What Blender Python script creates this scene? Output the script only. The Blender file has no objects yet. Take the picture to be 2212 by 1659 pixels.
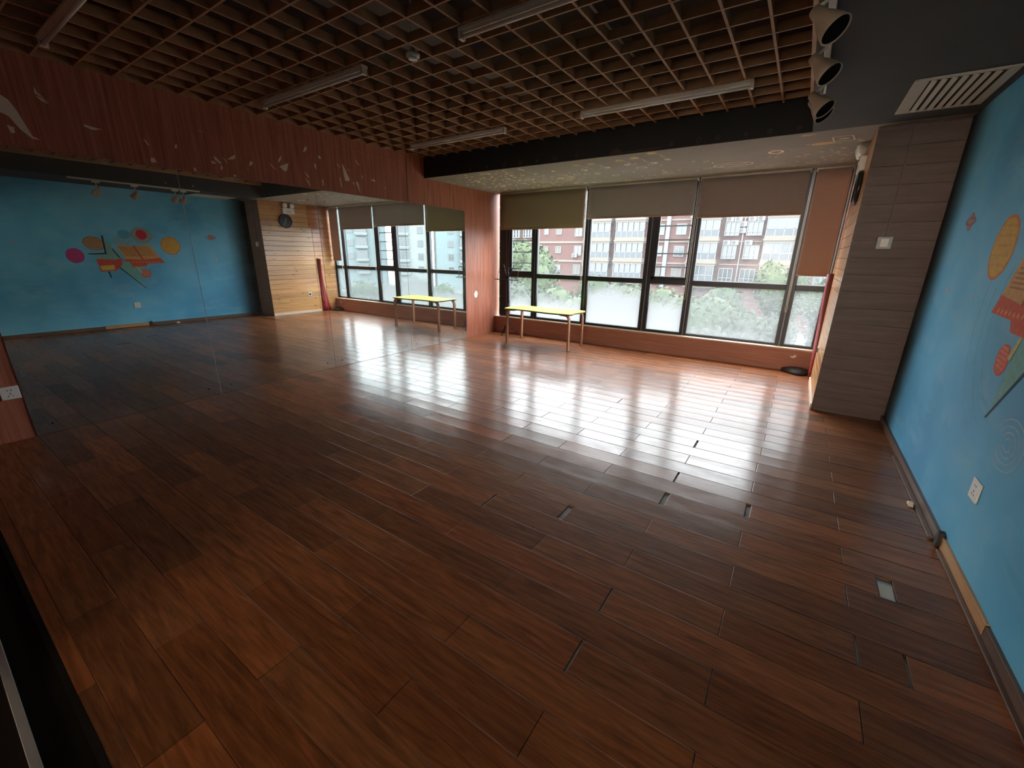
import bpy, bmesh, math, random
from mathutils import Vector, Matrix
random.seed(7)
S = bpy.context.scene
COL = S.collection
PI = math.pi

# ------------------------------------------------------------------ camera
W, D, HL, ZG = 5.94, 6.833, 2.595, 2.862      # right wall, sill wall, low ceiling, lattice
YB, YC, XC, XS = 5.03, 5.135, 5.365, 4.89     # beam, pillar front, pillar side, side soffit
cam = bpy.data.cameras.new('camera')
cam.sensor_fit = 'HORIZONTAL'; cam.sensor_width = 36.0
cam.lens = 895.87 / 2212.0 * 36.0
cam.clip_start = 0.02; cam.clip_end = 600
co = bpy.data.objects.new('camera', cam); COL.objects.link(co)
r_ = Vector((0.82805411, 0.56046216, 0.01444161)); u_ = Vector((-0.17814987, 0.2386089, 0.95463523)); f_ = Vector((-0.53159103, 0.79306239, -0.29742734))
m = Matrix((r_, u_, -f_)).transposed().to_4x4(); m.translation = (5.03836, 0.0, 1.5)
co.matrix_world = m
S.camera = co

# ------------------------------------------------------------------ sky (overcast: brighter overhead)
wd = bpy.data.worlds.new('overcast'); S.world = wd; wd.use_nodes = True
nt = wd.node_tree; nt.nodes.clear()
tc = nt.nodes.new('ShaderNodeTexCoord'); sp = nt.nodes.new('ShaderNodeSeparateXYZ')
rp = nt.nodes.new('ShaderNodeValToRGB'); bg = nt.nodes.new('ShaderNodeBackground'); ow = nt.nodes.new('ShaderNodeOutputWorld')
rp.color_ramp.elements[0].position = 0.0; rp.color_ramp.elements[0].color = (0.42, 0.44, 0.47, 1)
rp.color_ramp.elements[1].position = 1.0; rp.color_ramp.elements[1].color = (0.96, 0.98, 1.0, 1)
nt.links.new(tc.outputs['Generated'], sp.inputs[0]); nt.links.new(sp.outputs['Z'], rp.inputs[0])
nt.links.new(rp.outputs[0], bg.inputs['Color']); nt.links.new(bg.outputs[0], ow.inputs[0])
bg.inputs['Strength'].default_value = 14.0
def portal(x0, x1, z0, z1, y=7.12):
    l = bpy.data.lights.new('sky_portal', 'AREA'); l.shape = 'RECTANGLE'; l.size = x1 - x0; l.size_y = z1 - z0
    l.cycles.is_portal = True
    o = bpy.data.objects.new('sky_portal', l); COL.objects.link(o)
    o.location = ((x0 + x1) / 2, y, (z0 + z1) / 2); o.rotation_euler = (-PI / 2, 0, 0)
portal(0.2, 5.35, 0.33, 2.58)
def added_fill_light():      # unseen fill lamp added behind the camera to lift the dark interior
    l = bpy.data.lights.new('added_fill_light', 'AREA'); l.shape = 'RECTANGLE'; l.size = 2.4; l.size_y = 1.1
    l.energy = 270; l.color = (0.90, 0.96, 1.0)
    o = bpy.data.objects.new('added_fill_light', l); COL.objects.link(o)
    o.location = (4.3, -6.5, 1.40); o.rotation_euler = (PI / 2, 0, PI)
added_fill_light()

vs = S.view_settings
vs.view_transform = 'Standard'; vs.look = 'None'; vs.exposure = 1.35; vs.gamma = 1.0; vs.use_curve_mapping = False

# ------------------------------------------------------------------ helpers
WL = {}
class MB:
    def __init__(s): s.v = []; s.f = []; s.mi = []; s.c = []; s.sm = []
    def face(s, pts, mi=0, c=None, sm=False):
        i = len(s.v); s.v += [Vector(p) for p in pts]
        s.f.append(list(range(i, i + len(pts)))); s.mi.append(mi); s.c.append(c); s.sm.append(sm)
    def mesh(s, vs_, fs, mi=0, c=None, sm=False):
        i = len(s.v); s.v += [Vector(p) for p in vs_]
        for f in fs: s.f.append([i + k for k in f]); s.mi.append(mi); s.c.append(c); s.sm.append(sm)
        return s
    def box(s, x0, x1, y0, y1, z0, z1, mi=0, c=None):
        vs_ = [(x, y, z) for x in (x0, x1) for y in (y0, y1) for z in (z0, z1)]
        return s.mesh(vs_, [(0, 1, 3, 2), (4, 6, 7, 5), (0, 4, 5, 1), (2, 3, 7, 6), (0, 2, 6, 4), (1, 5, 7, 3)], mi, c)
    def bar(s, a, b, w, h, up=(0, 0, 1), mi=0, c=None):
        a, b = Vector(a), Vector(b); d = (b - a).normalized(); r = d.cross(Vector(up))
        if r.length < 1e-5: r = d.cross(Vector((1, 0, 0)))
        r.normalize(); q = r.cross(d)
        vs_ = [p + r * i * w / 2 + q * j * h / 2 for p in (a, b) for i in (-1, 1) for j in (-1, 1)]
        return s.mesh(vs_, [(0, 1, 3, 2), (4, 6, 7, 5), (0, 4, 5, 1), (2, 3, 7, 6), (0, 2, 6, 4), (1, 5, 7, 3)], mi, c)
    def tube(s, pts, r, n=10, mi=0, c=None, cap=True, flat=None):
        pts = [Vector(p) for p in pts]; rr = r if isinstance(r, (list, tuple)) else [r] * len(pts)
        base = len(s.v); prev = None
        for k, p in enumerate(pts):
            d = (pts[min(k + 1, len(pts) - 1)] - pts[max(k - 1, 0)]).normalized()
            if prev is None:
                prev = d.orthogonal().normalized() if flat is None else (Vector(flat) - d * d.dot(Vector(flat))).normalized()
            prev = (prev - d * d.dot(prev)).normalized(); q = d.cross(prev)
            for j in range(n):
                a = 2 * PI * j / n; s.v.append(p + (prev * math.cos(a) + q * math.sin(a)) * rr[k])
        for k in range(len(pts) - 1):
            for j in range(n):
                j2 = (j + 1) % n
                s.f.append([base + k * n + j, base + k * n + j2, base + (k + 1) * n + j2, base + (k + 1) * n + j]); s.mi.append(mi); s.c.append(c); s.sm.append(True)
        if cap:
            for k in (0, len(pts) - 1):
                s.f.append([base + k * n + j for j in (range(n) if k else reversed(range(n)))]); s.mi.append(mi); s.c.append(c); s.sm.append(False)
        return s
    def lathe(s, prof, o=(0, 0, 0), ax=(0, 0, 1), n=24, mi=0, c=None):
        o = Vector(o); ax = Vector(ax).normalized(); a = ax.orthogonal().normalized(); b = ax.cross(a); base = len(s.v)
        for (r, h) in prof:
            for j in range(n):
                t = 2 * PI * j / n; s.v.append(o + ax * h + (a * math.cos(t) + b * math.sin(t)) * r)
        for k in range(len(prof) - 1):
            for j in range(n):
                j2 = (j + 1) % n; s.f.append([base + k * n + j, base + k * n + j2, base + (k + 1) * n + j2, base + (k + 1) * n + j]); s.mi.append(mi); s.c.append(c); s.sm.append(True)
        for k in (0, len(prof) - 1):
            if prof[k][0] > 1e-4:
                s.f.append([base + k * n + j for j in range(n)]); s.mi.append(mi); s.c.append(c); s.sm.append(False)
        return s
    def poly(s, pts2, fn, d0, d1, mi=0, c=None):
        """outline pts2 extruded between offsets d0, d1 ; fn(a, b, d) -> xyz"""
        n = len(pts2); A = [fn(a, b, d0) for a, b in pts2]; B = [fn(a, b, d1) for a, b in pts2]
        return s.mesh(A + B, [tuple(range(n)), tuple(reversed(range(n, 2 * n)))] + [(i, (i + 1) % n, n + (i + 1) % n, n + i) for i in range(n)], mi, c)
    def ring(s, a, b, ra, rb, w, fn, d0, d1, mi=0, c=None, n=28, t0=0, t1=2 * PI):
        P = []
        for k in range(n + 1):
            t = t0 + (t1 - t0) * k / n
            P.append(((a + ra * math.cos(t), b + rb * math.sin(t)), (a + (ra - w) * math.cos(t), b + (rb - w) * math.sin(t))))
        vs_ = []
        for (o1, i1) in P: vs_ += [fn(o1[0], o1[1], d0), fn(i1[0], i1[1], d0), fn(o1[0], o1[1], d1), fn(i1[0], i1[1], d1)]
        fs = []
        for k in range(n):
            i = 4 * k; j = i + 4
            fs += [(i, i + 1, j + 1, j), (i + 2, j + 2, j + 3, i + 3), (i, j, j + 2, i + 2), (i + 1, i + 3, j + 3, j + 1)]
        return s.mesh(vs_, fs, mi, c)
    def build(s, name, mats, parent=None, bevel=0, loc=None, smooth=False, seg=2, recalc=True):
        if parent is not None: o0 = WL[parent.name]
        elif loc is not None: o0 = Vector(loc)
        else:
            lo = Vector([min(v[i] for v in s.v) for i in range(3)]); hi = Vector([max(v[i] for v in s.v) for i in range(3)])
            o0 = Vector(((lo.x + hi.x) / 2, (lo.y + hi.y) / 2, lo.z))
        me = bpy.data.meshes.new(name); me.from_pydata([v - o0 for v in s.v], [], s.f); me.update()
        if not isinstance(mats, (list, tuple)): mats = [mats]
        for m_ in mats: me.materials.append(m_)
        for i, p in enumerate(me.polygons): p.material_index = s.mi[i]; p.use_smooth = s.sm[i] or smooth
        if any(c is not None for c in s.c):
            at = me.color_attributes.new('col', 'FLOAT_COLOR', 'CORNER')
            for i, p in enumerate(me.polygons):
                c = s.c[i] or (1, 1, 1)
                for l in p.loop_indices: at.data[l].color = (c[0], c[1], c[2], 1)
        bm = bmesh.new(); bm.from_mesh(me); recalc and bmesh.ops.recalc_face_normals(bm, faces=bm.faces); bm.to_mesh(me); bm.free()
        o = bpy.data.objects.new(name, me); COL.objects.link(o)
        if parent is not None: o.parent = parent
        else: o.location = o0
        WL[o.name] = o0.copy()
        if bevel:
            b = o.modifiers.new('bevel', 'BEVEL'); b.width = bevel; b.segments = seg; b.limit_method = 'ANGLE'; b.angle_limit = 0.6
        return o
def tag(o, label=None, cat=None, group=None, kind=None):
    if label: o['label'] = label
    if cat: o['category'] = cat
    if group: o['group'] = group
    if kind: o['kind'] = kind
    return o
def empty(name, loc, label=None, cat=None, group=None, kind=None):
    o = bpy.data.objects.new(name, None); COL.objects.link(o); o.location = loc; o.empty_display_size = 0.1
    WL[o.name] = Vector(loc); return tag(o, label, cat, group, kind)
def struct(o): o['kind'] = 'structure'; return o
def copy_tree(o, loc, label=None, rotz=None):
    def rec(a, par):
        c = a.copy(); COL.objects.link(c)
        if par is not None: c.parent = par
        for ch in [k for k in bpy.data.objects if k.parent == a and k != c]: rec(ch, c)
        return c
    r = rec(o, None); r.location = loc
    if rotz is not None: r.rotation_euler.z = rotz
    if label: r['label'] = label
    WL[r.name] = Vector(loc); return r

# ------------------------------------------------------------------ materials
TONE = 1.0      # overall paleness of the paints that follow
class N:
    def __init__(s, name):
        s.m = bpy.data.materials.new(name); s.m.use_nodes = True; s.t = s.m.node_tree; s.t.nodes.clear()
        s.out = s.t.nodes.new('ShaderNodeOutputMaterial')
    def n(s, typ, **k):
        x = s.t.nodes.new('ShaderNode' + typ)
        for a, b in k.items():
            if a.startswith('i_'):
                nm = a[2:].replace('_', ' ')
                x.inputs[nm].default_value = b
            else: setattr(x, a, b)
        return x
    def l(s, a, b): s.t.links.new(a, b)
    def math(s, op, a, b=None, clamp=False):
        x = s.t.nodes.new('ShaderNodeMath'); x.operation = op; x.use_clamp = clamp
        for i, v in enumerate((a, b)):
            if v is None: continue
            if hasattr(v, 'is_linked'): s.l(v, x.inputs[i])
            else: x.inputs[i].default_value = v
        return x.outputs[0]
    def ramp(s, fac, els):
        x = s.t.nodes.new('ShaderNodeValToRGB'); cr = x.color_ramp
        while len(cr.elements) < len(els): cr.elements.new(0.5)
        for e, (p, c) in zip(cr.elements, els): e.position = p; e.color = (*c, 1) if len(c) == 3 else c
        s.l(fac, x.inputs[0]); return x.outputs[0]
    def mix(s, fac, a, b, mode='MIX'):
        x = s.t.nodes.new('ShaderNodeMix'); x.data_type = 'RGBA'; x.blend_type = mode
        for i, v in ((0, fac), (6, a), (7, b)):
            if hasattr(v, 'is_linked'): s.l(v, x.inputs[i])
            else: x.inputs[i].default_value = v if i == 0 else ((*v, 1) if len(v) == 3 else v)
        return x.outputs[2]
    def noise(s, scale=5, stretch=(1, 1, 1), detail=3, rough=0.5, coord='Object', dist=0.0):
        tcn = s.n('TexCoord'); mp = s.n('Mapping'); mp.inputs['Scale'].default_value = stretch
        s.l(tcn.outputs[coord], mp.inputs[0]); x = s.n('TexNoise'); s.l(mp.outputs[0], x.inputs['Vector'])
        x.inputs['Scale'].default_value = scale; x.inputs['Detail'].default_value = detail; x.inputs['Roughness'].default_value = rough
        x.inputs['Distortion'].default_value = dist
        return x.outputs['Fac']
    def principled(s, color, rough=0.5, metal=0.0, spec=0.5, bump=None, bs=0.2, bd=0.01, ior=1.45, coat=0, coatr=0.1):
        p = s.n('BsdfPrincipled')
        for nm, v in (('Base Color', color), ('Roughness', rough), ('Metallic', metal)):
            if hasattr(v, 'is_linked'): s.l(v, p.inputs[nm])
            else: p.inputs[nm].default_value = (*v, 1) if isinstance(v, tuple) and len(v) == 3 else v
        p.inputs['Specular IOR Level'].default_value = spec; p.inputs['IOR'].default_value = ior
        p.inputs['Coat Weight'].default_value = coat; p.inputs['Coat Roughness'].default_value = coatr
        if bump is not None:
            b = s.n('Bump'); b.inputs['Strength'].default_value = bs; b.inputs['Distance'].default_value = bd
            s.l(bump, b.inputs['Height']); s.l(b.outputs[0], p.inputs['Normal'])
        s.l(p.outputs[0], s.out.inputs[0]); return p
def plain(name, col, rough=0.5, metal=0.0, var=0.15, scale=6, spec=0.5, bump=0.0):
    col = tuple(x * TONE for x in col)
    k = N(name); nz = k.noise(scale, detail=4)
    c = k.mix(nz, tuple(x * (1 - var) for x in col), tuple(min(1, x * (1 + var)) for x in col))
    k.principled(c, rough, metal, spec, nz if bump else None, bump, 0.005); return k.m
def attr_mat(name, rough=0.6, mul=1.0, var=0.2, spec=0.3):
    k = N(name); a = k.n('Attribute'); a.attribute_name = 'col'
    nz = k.noise(30, detail=3); c = k.mix(nz, (1 - var,) * 3, (1 + var,) * 3)
    k.principled(k.mix(1.0, a.outputs['Color'], k.mix(1.0, c, (mul,) * 3, 'MULTIPLY'), 'MULTIPLY'), rough, 0, spec); return k.m

M = {}
# floor planks: lacquered wood-look boards, each board its own tone
k = N('floor_planks'); a = k.n('Attribute'); a.attribute_name = 'col'
g1 = k.noise(3.0, (1.2, 14, 1), 6, 0.62, dist=0.8); g2 = k.noise(2.0, (4, 60, 1), 4, 0.6)
big = k.noise(1.1, (1, 1, 1), 2)
base = k.ramp(g1, [(0.25, (0.060, 0.020, 0.006)), (0.5, (0.155, 0.054, 0.016)), (0.72, (0.24, 0.090, 0.030))])
base = k.mix(k.math('MULTIPLY', g2, 0.35), base, (0.08, 0.035, 0.018))
base = k.mix(1.0, base, a.outputs['Color'], 'MULTIPLY')
rgh = k.ramp(k.noise(5, (1, 3, 1), 4), [(0.3, (0.14,) * 3), (0.75, (0.24,) * 3)])
base = k.mix(1.0, base, (1.42, 1.28, 1.20), 'MULTIPLY')
hgt = k.math('ADD', g1, k.math('MULTIPLY', g2, 0.4))
pb = k.principled(base, 0.6, 0, 0.12, hgt, 0.08, 0.002)
gb = k.n('Bump'); gb.inputs['Strength'].default_value = 0.07; gb.inputs['Distance'].default_value = 0.002; k.l(hgt, gb.inputs['Height'])
gg = k.n('BsdfGlossy'); k.l(rgh, gg.inputs['Roughness']); k.l(gb.outputs[0], gg.inputs['Normal'])
fr_ = k.n('Fresnel'); fr_.inputs['IOR'].default_value = 1.5; k.l(gb.outputs[0], fr_.inputs['Normal'])
mxx = k.n('MixShader'); k.l(k.math('ADD', k.math('MULTIPLY', fr_.outputs[0], 0.66), 0.002), mxx.inputs[0])
k.l(pb.outputs[0], mxx.inputs[1]); k.l(gg.outputs[0], mxx.inputs[2]); k.l(mxx.outputs[0], k.out.inputs[0])
M['floor'] = k.m
M['subfloor'] = plain('dusty_underlay', (0.36, 0.35, 0.33), 0.9)
# left wall laminate, vertical grain
def laminate(name, c0, c1, c2, stretch, rough=0.42):
    c0, c1, c2 = [tuple(x * TONE for x in c) for c in (c0, c1, c2)]
    k = N(name); g = k.noise(2.2, stretch, 6, 0.65, dist=0.4); h = k.noise(1.0, (1, 1, 1), 2)
    c = k.ramp(g, [(0.3, c0), (0.52, c1), (0.75, c2)])
    c = k.mix(k.math('MULTIPLY', h, 0.3), c, c0)
    k.principled(c, rough, 0, 0.4, g, 0.06, 0.002); return k.m
M['lam'] = laminate('red_laminate', (0.25, 0.078, 0.045), (0.42, 0.145, 0.086), (0.58, 0.24, 0.155), (16, 16, 0.55))
M['lam_h'] = laminate('brown_laminate_sill', (0.26, 0.10, 0.062), (0.36, 0.15, 0.095), (0.44, 0.20, 0.13), (0.8, 1, 14))
M['pillar'] = laminate('dark_pillar_boards', (0.078, 0.050, 0.043), (0.112, 0.074, 0.064), (0.148, 0.10, 0.088), (0.9, 1, 12), 0.5)
# pine boards
k = N('knotty_pine'); a = k.n('Attribute'); a.attribute_name = 'col'
g = k.noise(2.0, (1, 0.9, 18), 6, 0.6, dist=0.7)
c = k.ramp(g, [(0.3, (0.38, 0.165, 0.055)), (0.55, (0.52, 0.265, 0.10)), (0.8, (0.62, 0.35, 0.155))])
tcn = k.n('TexCoord'); mp = k.n('Mapping'); mp.inputs['Scale'].default_value = (1, 2.6, 8.5); k.l(tcn.outputs['Object'], mp.inputs[0])
vo = k.n('TexVoronoi'); vo.inputs['Scale'].default_value = 1.35; vo.inputs['Randomness'].default_value = 1.0; k.l(mp.outputs[0], vo.inputs['Vector'])
kn = k.ramp(vo.outputs['Distance'], [(0.10, (1, 1, 1)), (0.16, (0, 0, 0))])
c = k.mix(k.math('MULTIPLY', kn, 0.85), c, (0.16, 0.055, 0.02))
c = k.mix(1.0, c, a.outputs['Color'], 'MULTIPLY')
k.principled(c, 0.33, 0, 0.5, g, 0.05, 0.002, coat=0.25, coatr=0.18)
M['pine'] = k.m
M['lattice'] = laminate('lattice_wood', (0.26, 0.135, 0.066), (0.36, 0.20, 0.10), (0.45, 0.26, 0.14), (3, 3, 3), 0.6)
M['trimwood'] = laminate('edge_trim_wood', (0.36, 0.19, 0.09), (0.46, 0.26, 0.13), (0.55, 0.33, 0.17), (6, 0.8, 6), 0.5)
M['void'] = plain('dark_slab', (0.035, 0.026, 0.022), 0.9)
M['black'] = plain('black_painted_board', (0.012, 0.013, 0.013), 0.75, var=0.3)
M['softgrey'] = plain('charcoal_ceiling_paint', (0.062, 0.064, 0.063), 0.8, var=0.12, scale=3)
M['olive'] = plain('taupe_ceiling_paint', (0.24, 0.21, 0.175), 0.75, var=0.15, scale=4)
M['doodle'] = attr_mat('chalk_doodle_paint', 0.8, 1.5)
M['mural'] = attr_mat('mural_paint', 0.65, var=0.3)
M['frame'] = plain('dark_aluminium', (0.022, 0.024, 0.030), 0.38, 0.4, spec=0.5)
M['frameseal'] = plain('grey_frame_edge', (0.20, 0.21, 0.23), 0.4, 0.5)
M['bars'] = plain('guard_bar_paint', (0.035, 0.022, 0.03), 0.4)
M['cream'] = plain('cream_stone_sill', (0.62, 0.47, 0.34), 0.5)
M['white'] = plain('white_plastic', (0.72, 0.71, 0.66), 0.4, var=0.04)
M['oldwhite'] = plain('aged_white_metal', (0.64, 0.60, 0.51), 0.35, var=0.08)
M['tubeglass'] = plain('unlit_tube', (0.78, 0.77, 0.72), 0.12, var=0.03, spec=0.8)
M['darkplas'] = plain('black_plastic', (0.012, 0.013, 0.014), 0.35)
M['grillew'] = plain('ivory_grille', (0.52, 0.49, 0.40), 0.5, var=0.06)
M['patch'] = plain('bare_backing', (0.74, 0.66, 0.54), 0.8, var=0.12)
M['baseb'] = laminate('skirting_brown', (0.09, 0.05, 0.035), (0.14, 0.08, 0.055), (0.2, 0.12, 0.08), (4, 0.8, 10))
M['basepine'] = laminate('skirting_pine', (0.42, 0.21, 0.08), (0.52, 0.29, 0.13), (0.6, 0.36, 0.17), (4, 0.8, 10))
M['darktile'] = plain('dark_hall_floor', (0.010, 0.007, 0.005), 0.9, spec=0.1)
M['alu'] = plain('brushed_aluminium', (0.55, 0.56, 0.53), 0.4, 0.7)
M['redsheet'] = plain('dark_red_sheet', (0.26, 0.016, 0.018), 0.45)
M['blacksheet'] = plain('black_sheet', (0.025, 0.018, 0.016), 0.6)
M['bent'] = laminate('bentwood', (0.30, 0.15, 0.085), (0.40, 0.21, 0.125), (0.5, 0.28, 0.17), (8, 8, 1), 0.4)
M['tedge'] = plain('table_edge', (0.16, 0.10, 0.06), 0.5)
M['lime'] = plain('lime_table_top', (0.42, 0.50, 0.07), 0.6, var=0.05, spec=0.05)
M['lensblk'] = plain('dark_lamp_mouth', (0.006, 0.006, 0.006), 0.95, spec=0.05)
M['lampbody'] = plain('aged_cream_lamp', (0.34, 0.26, 0.19), 0.5, var=0.1)
M['standblk'] = plain('black_steel', (0.012, 0.012, 0.014), 0.6, 0.0, spec=0.2)
M['cord'] = plain('cream_cord', (0.55, 0.50, 0.42), 0.6)
M['shell'] = laminate('brown_shell_wood', (0.28, 0.15, 0.085), (0.36, 0.20, 0.12), (0.46, 0.28, 0.18), (4, 4, 4), 0.55)
M['shelltip'] = plain('pale_shell_edge', (0.62, 0.52, 0.42), 0.5)
def fabric(name, col):
    k = N(name); nz = k.noise(160, (1, 1, 1), 2); n2 = k.noise(2, (1, 1, 1), 3)
    c = k.mix(nz, tuple(x * .8 for x in col), tuple(x * 1.2 for x in col))
    d = k.n('BsdfDiffuse'); t = k.n('BsdfTranslucent'); k.l(c, d.inputs[0]); k.l(c, t.inputs[0])
    mx = k.n('MixShader'); mx.inputs[0].default_value = 0.10; k.l(d.outputs[0], mx.inputs[1]); k.l(t.outputs[0], mx.inputs[2])
    k.l(mx.outputs[0], k.out.inputs[0]); return k.m
M['blind1'] = fabric('olive_blind_fabric', (0.27, 0.235, 0.17))
M['blind2'] = fabric('taupe_blind_fabric', (0.28, 0.26, 0.25))
M['blind3'] = fabric('grey_brown_blind_fabric', (0.27, 0.225, 0.21))
M['blind4'] = fabric('reddish_blind_fabric', (0.40, 0.26, 0.215))
# mirror: silvered glass with a dusty surface
k = N('dusty_mirror'); gl = k.n('BsdfGlossy'); gl.inputs['Roughness'].default_value = 0.0; gl.inputs['Color'].default_value = (0.70, 0.76, 0.75, 1)
di = k.n('BsdfDiffuse'); di.inputs['Color'].default_value = (0.6, 0.58, 0.52, 1)
nz = k.noise(1.6, (1, 1, 2.2), 5, 0.6); fc = k.ramp(nz, [(0.35, (0.015,) * 3), (0.8, (0.06,) * 3)])
mx = k.n('MixShader'); k.l(fc, mx.inputs[0]); k.l(gl.outputs[0], mx.inputs[1]); k.l(di.outputs[0], mx.inputs[2]); k.l(mx.outputs[0], k.out.inputs[0])
M['mirror'] = k.m
# painted blue wall (airbrushed; sprayed black towards the pillar and the ceiling)
k = N('blue_mural_wall'); tcn = k.n('TexCoord'); sx = k.n('SeparateXYZ')
geo = k.n('NewGeometry'); k.l(geo.outputs['Position'], sx.inputs[0])
n1 = k.noise(0.9, (1, 1, 1), 3, 0.5); n2 = k.noise(2.5, (1, 1, 2.5), 4, 0.55, dist=0.5)
c = k.ramp(n1, [(0.32, (0.085, 0.34, 0.56)), (0.52, (0.13, 0.47, 0.71)), (0.72, (0.21, 0.55, 0.76))])
c = k.mix(k.ramp(n2, [(0.5, (0, 0, 0)), (0.8, (0.55,) * 3)]), c, (0.28, 0.58, 0.74))
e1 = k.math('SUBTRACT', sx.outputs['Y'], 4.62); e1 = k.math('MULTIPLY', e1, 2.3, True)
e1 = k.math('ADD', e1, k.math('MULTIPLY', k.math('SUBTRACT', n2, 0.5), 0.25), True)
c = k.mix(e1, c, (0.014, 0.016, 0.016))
k.principled(c, 0.55, 0, 0.3)
M['blue'] = k.m
# window glass
k = N('clear_glass'); tr = k.n('BsdfTransparent'); gs = k.n('BsdfGlossy'); gs.inputs['Roughness'].default_value = 0.02; mx = k.n('MixShader'); mx.inputs[0].default_value = 0.003
k.l(tr.outputs[0], mx.inputs[1]); k.l(gs.outputs[0], mx.inputs[2]); k.l(mx.outputs[0], k.out.inputs[0]); M['clear'] = k.m
def glass(name, base, fog=None, speck=False, tint=(0.97, 1.0, 0.99), fogcol=(0.074, 0.079, 0.080)):
    """fog = (z where it starts, z where it is full, amount)"""
    k = N(name); geo = k.n('NewGeometry'); sx = k.n('SeparateXYZ'); k.l(geo.outputs['Position'], sx.inputs[0])
    tr = k.n('BsdfTransparent'); tr.inputs[0].default_value = (*tint, 1)
    tl = k.n('BsdfTranslucent'); tl.inputs[0].default_value = (*fogcol, 1)
    nz = k.noise(2.2, (1, 1, 1), 4, 0.55, coord='Object'); fine = k.noise(9, (1.2, 1, 2.5), 5, 0.7)
    f = k.math('MULTIPLY', fine, base * 1.9)
    if fog:
        t = k.n('MapRange'); t.interpolation_type = 'SMOOTHSTEP'; t.inputs['From Min'].default_value = fog[0]; t.inputs['From Max'].default_value = fog[1]
        zz = k.math('ADD', sx.outputs['Z'], k.math('MULTIPLY', k.math('SUBTRACT', nz, 0.5), 0.42)); k.l(zz, t.inputs['Value'])
        f = k.math('ADD', f, k.math('MULTIPLY', t.outputs[0], fog[2]), True)
    if speck:
        s1 = k.noise(26, (1, 1, 1.6), 5, 0.8); s2 = k.ramp(s1, [(0.42, (0.30,) * 3), (0.60, (0.97,) * 3)]); f = k.math('MAXIMUM', s2, f)
    mx = k.n('MixShader'); k.l(f, mx.inputs[0]); k.l(tr.outputs[0], mx.inputs[1]); k.l(tl.outputs[0], mx.inputs[2])
    gs = k.n('BsdfGlossy'); gs.inputs['Roughness'].default_value = 0.02; m2 = k.n('MixShader'); m2.inputs[0].default_value = 0.003
    k.l(mx.outputs[0], m2.inputs[1]); k.l(gs.outputs[0], m2.inputs[2]); k.l(m2.outputs[0], k.out.inputs[0]); return k.m

# ------------------------------------------------------------------ floor
RP = 0.1675; Y0 = 1.764; L = 0.915
gaps = {(0, 3.65): 0.013, (1, 4.105): 0.036, (4, 4.56): 0.032, (5, 5.02): 0.027, (6, 4.56): 0.012, (10, 4.56): 0.015, (22, 4.10): 0.028, (17, 3.645): 0.016,
        (-2, 4.56): 0.008, (-4, 4.56): 0.010, (-3, 4.105): 0.0, (14, 3.65): 0.008, (2, 2.73): 0.006}
bm_ = MB(); fr = random.Random(3)
kmin = -11
def plank(x0, x1, y0, y1, tone):
    nx, ny = 10, 8; bevel = 0.0010
    cup = fr.uniform(0.0002, 0.0009); tx = fr.uniform(-0.0008, 0.0008); ty = fr.uniform(-0.0004, 0.0004); e = fr.uniform(0.0, 0.0005)
    ys = [0, 0.010, 0.022, 0.12, 0.3, 0.5, 0.7, 0.88, 0.978, 0.990, 1]; xs = [0, 0.0014, 0.003, 0.04, 0.12, 0.3, 0.5, 0.7, 0.88, 0.96, 0.997, 0.9986, 1]
    vs_ = []; ph = fr.uniform(0, 6)
    for i, a in enumerate(xs):
        for j, b in enumerate(ys):
            z = cup * ((2 * b - 1) ** 2) + e * (abs(2 * a - 1) ** 6) + tx * (a - .5) * .3 + ty * (b - .5) + 0.00018 * math.sin(ph + a * 9 + b * 4)
            if i in (0, len(xs) - 1) or j in (0, len(ys) - 1): z -= bevel
            vs_.append((x0 + (x1 - x0) * a, y0 + (y1 - y0) * b, z - 0.001))
    n = len(ys); fs = []
    for i in range(len(xs) - 1):
        for j in range(n - 1): fs.append((i * n + j, (i + 1) * n + j, (i + 1) * n + j + 1, i * n + j + 1))
    bm_.mesh(vs_, fs, 0, tone, True)
    B = [(x0, y0, -0.012), (x1, y0, -0.012), (x1, y1, -0.012), (x0, y1, -0.012)]; T = [(x0, y0, -0.003), (x1, y0, -0.003), (x1, y1, -0.003), (x0, y1, -0.003)]
    bm_.mesh(B + T, [(0, 1, 5, 4), (1, 2, 6, 5), (2, 3, 7, 6), (3, 0, 4, 7)], 0, tone)
for kk in range(kmin, 31):
    y0 = Y0 + kk * RP + 0.0006; y1 = y0 + RP - 0.0012
    if y1 < 0.05: continue
    y0 = max(y0, 0.04); y1 = min(y1, D - 0.002)
    if y1 - y0 < 0.01: continue
    off = 4.56 if kk % 2 == 0 else 4.105
    xs = [off + L * i for i in range(-6, 3)]; cuts = [0.002]
    edges = []
    for x in xs:
        g = 0.0025
        for (rk, rx), gg in gaps.items():
            if rk == kk and abs(rx - x) < 0.1: g = max(gg, 0.0025)
        xj = x + fr.uniform(-0.006, 0.006) + (0.006 if kk < -2 else 0)
        if 0.02 < xj < W - 0.03: edges.append((xj - g / 2, xj + g / 2))
    if kk == 0: edges.append((5.640, 5.652))
    if kk == 3: edges.append((5.607, 5.672))
    if kk == 0: edges = [e for e in edges if not 5.46 < e[0] < 5.5] + [(5.485, 5.496)]
    edges.sort(); st = 0.002
    for e in edges + [(W - 0.002, W)]:
        b = fr.uniform(0.72, 1.28); w = fr.uniform(-0.09, 0.09)
        if e[0] - st > 0.02:
            if y0 > YC - 0.02 and st > XC - 0.05: pass
            else: plank(st, min(e[0], XC - 0.002) if y0 > YC - 0.02 else e[0], y0, y1, (b * (1 + w), b, b * (1 - w)))
        st = e[1]
floor = struct(bm_.build('floor', M['floor'], loc=(0, 0, 0), recalc=False))
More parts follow.
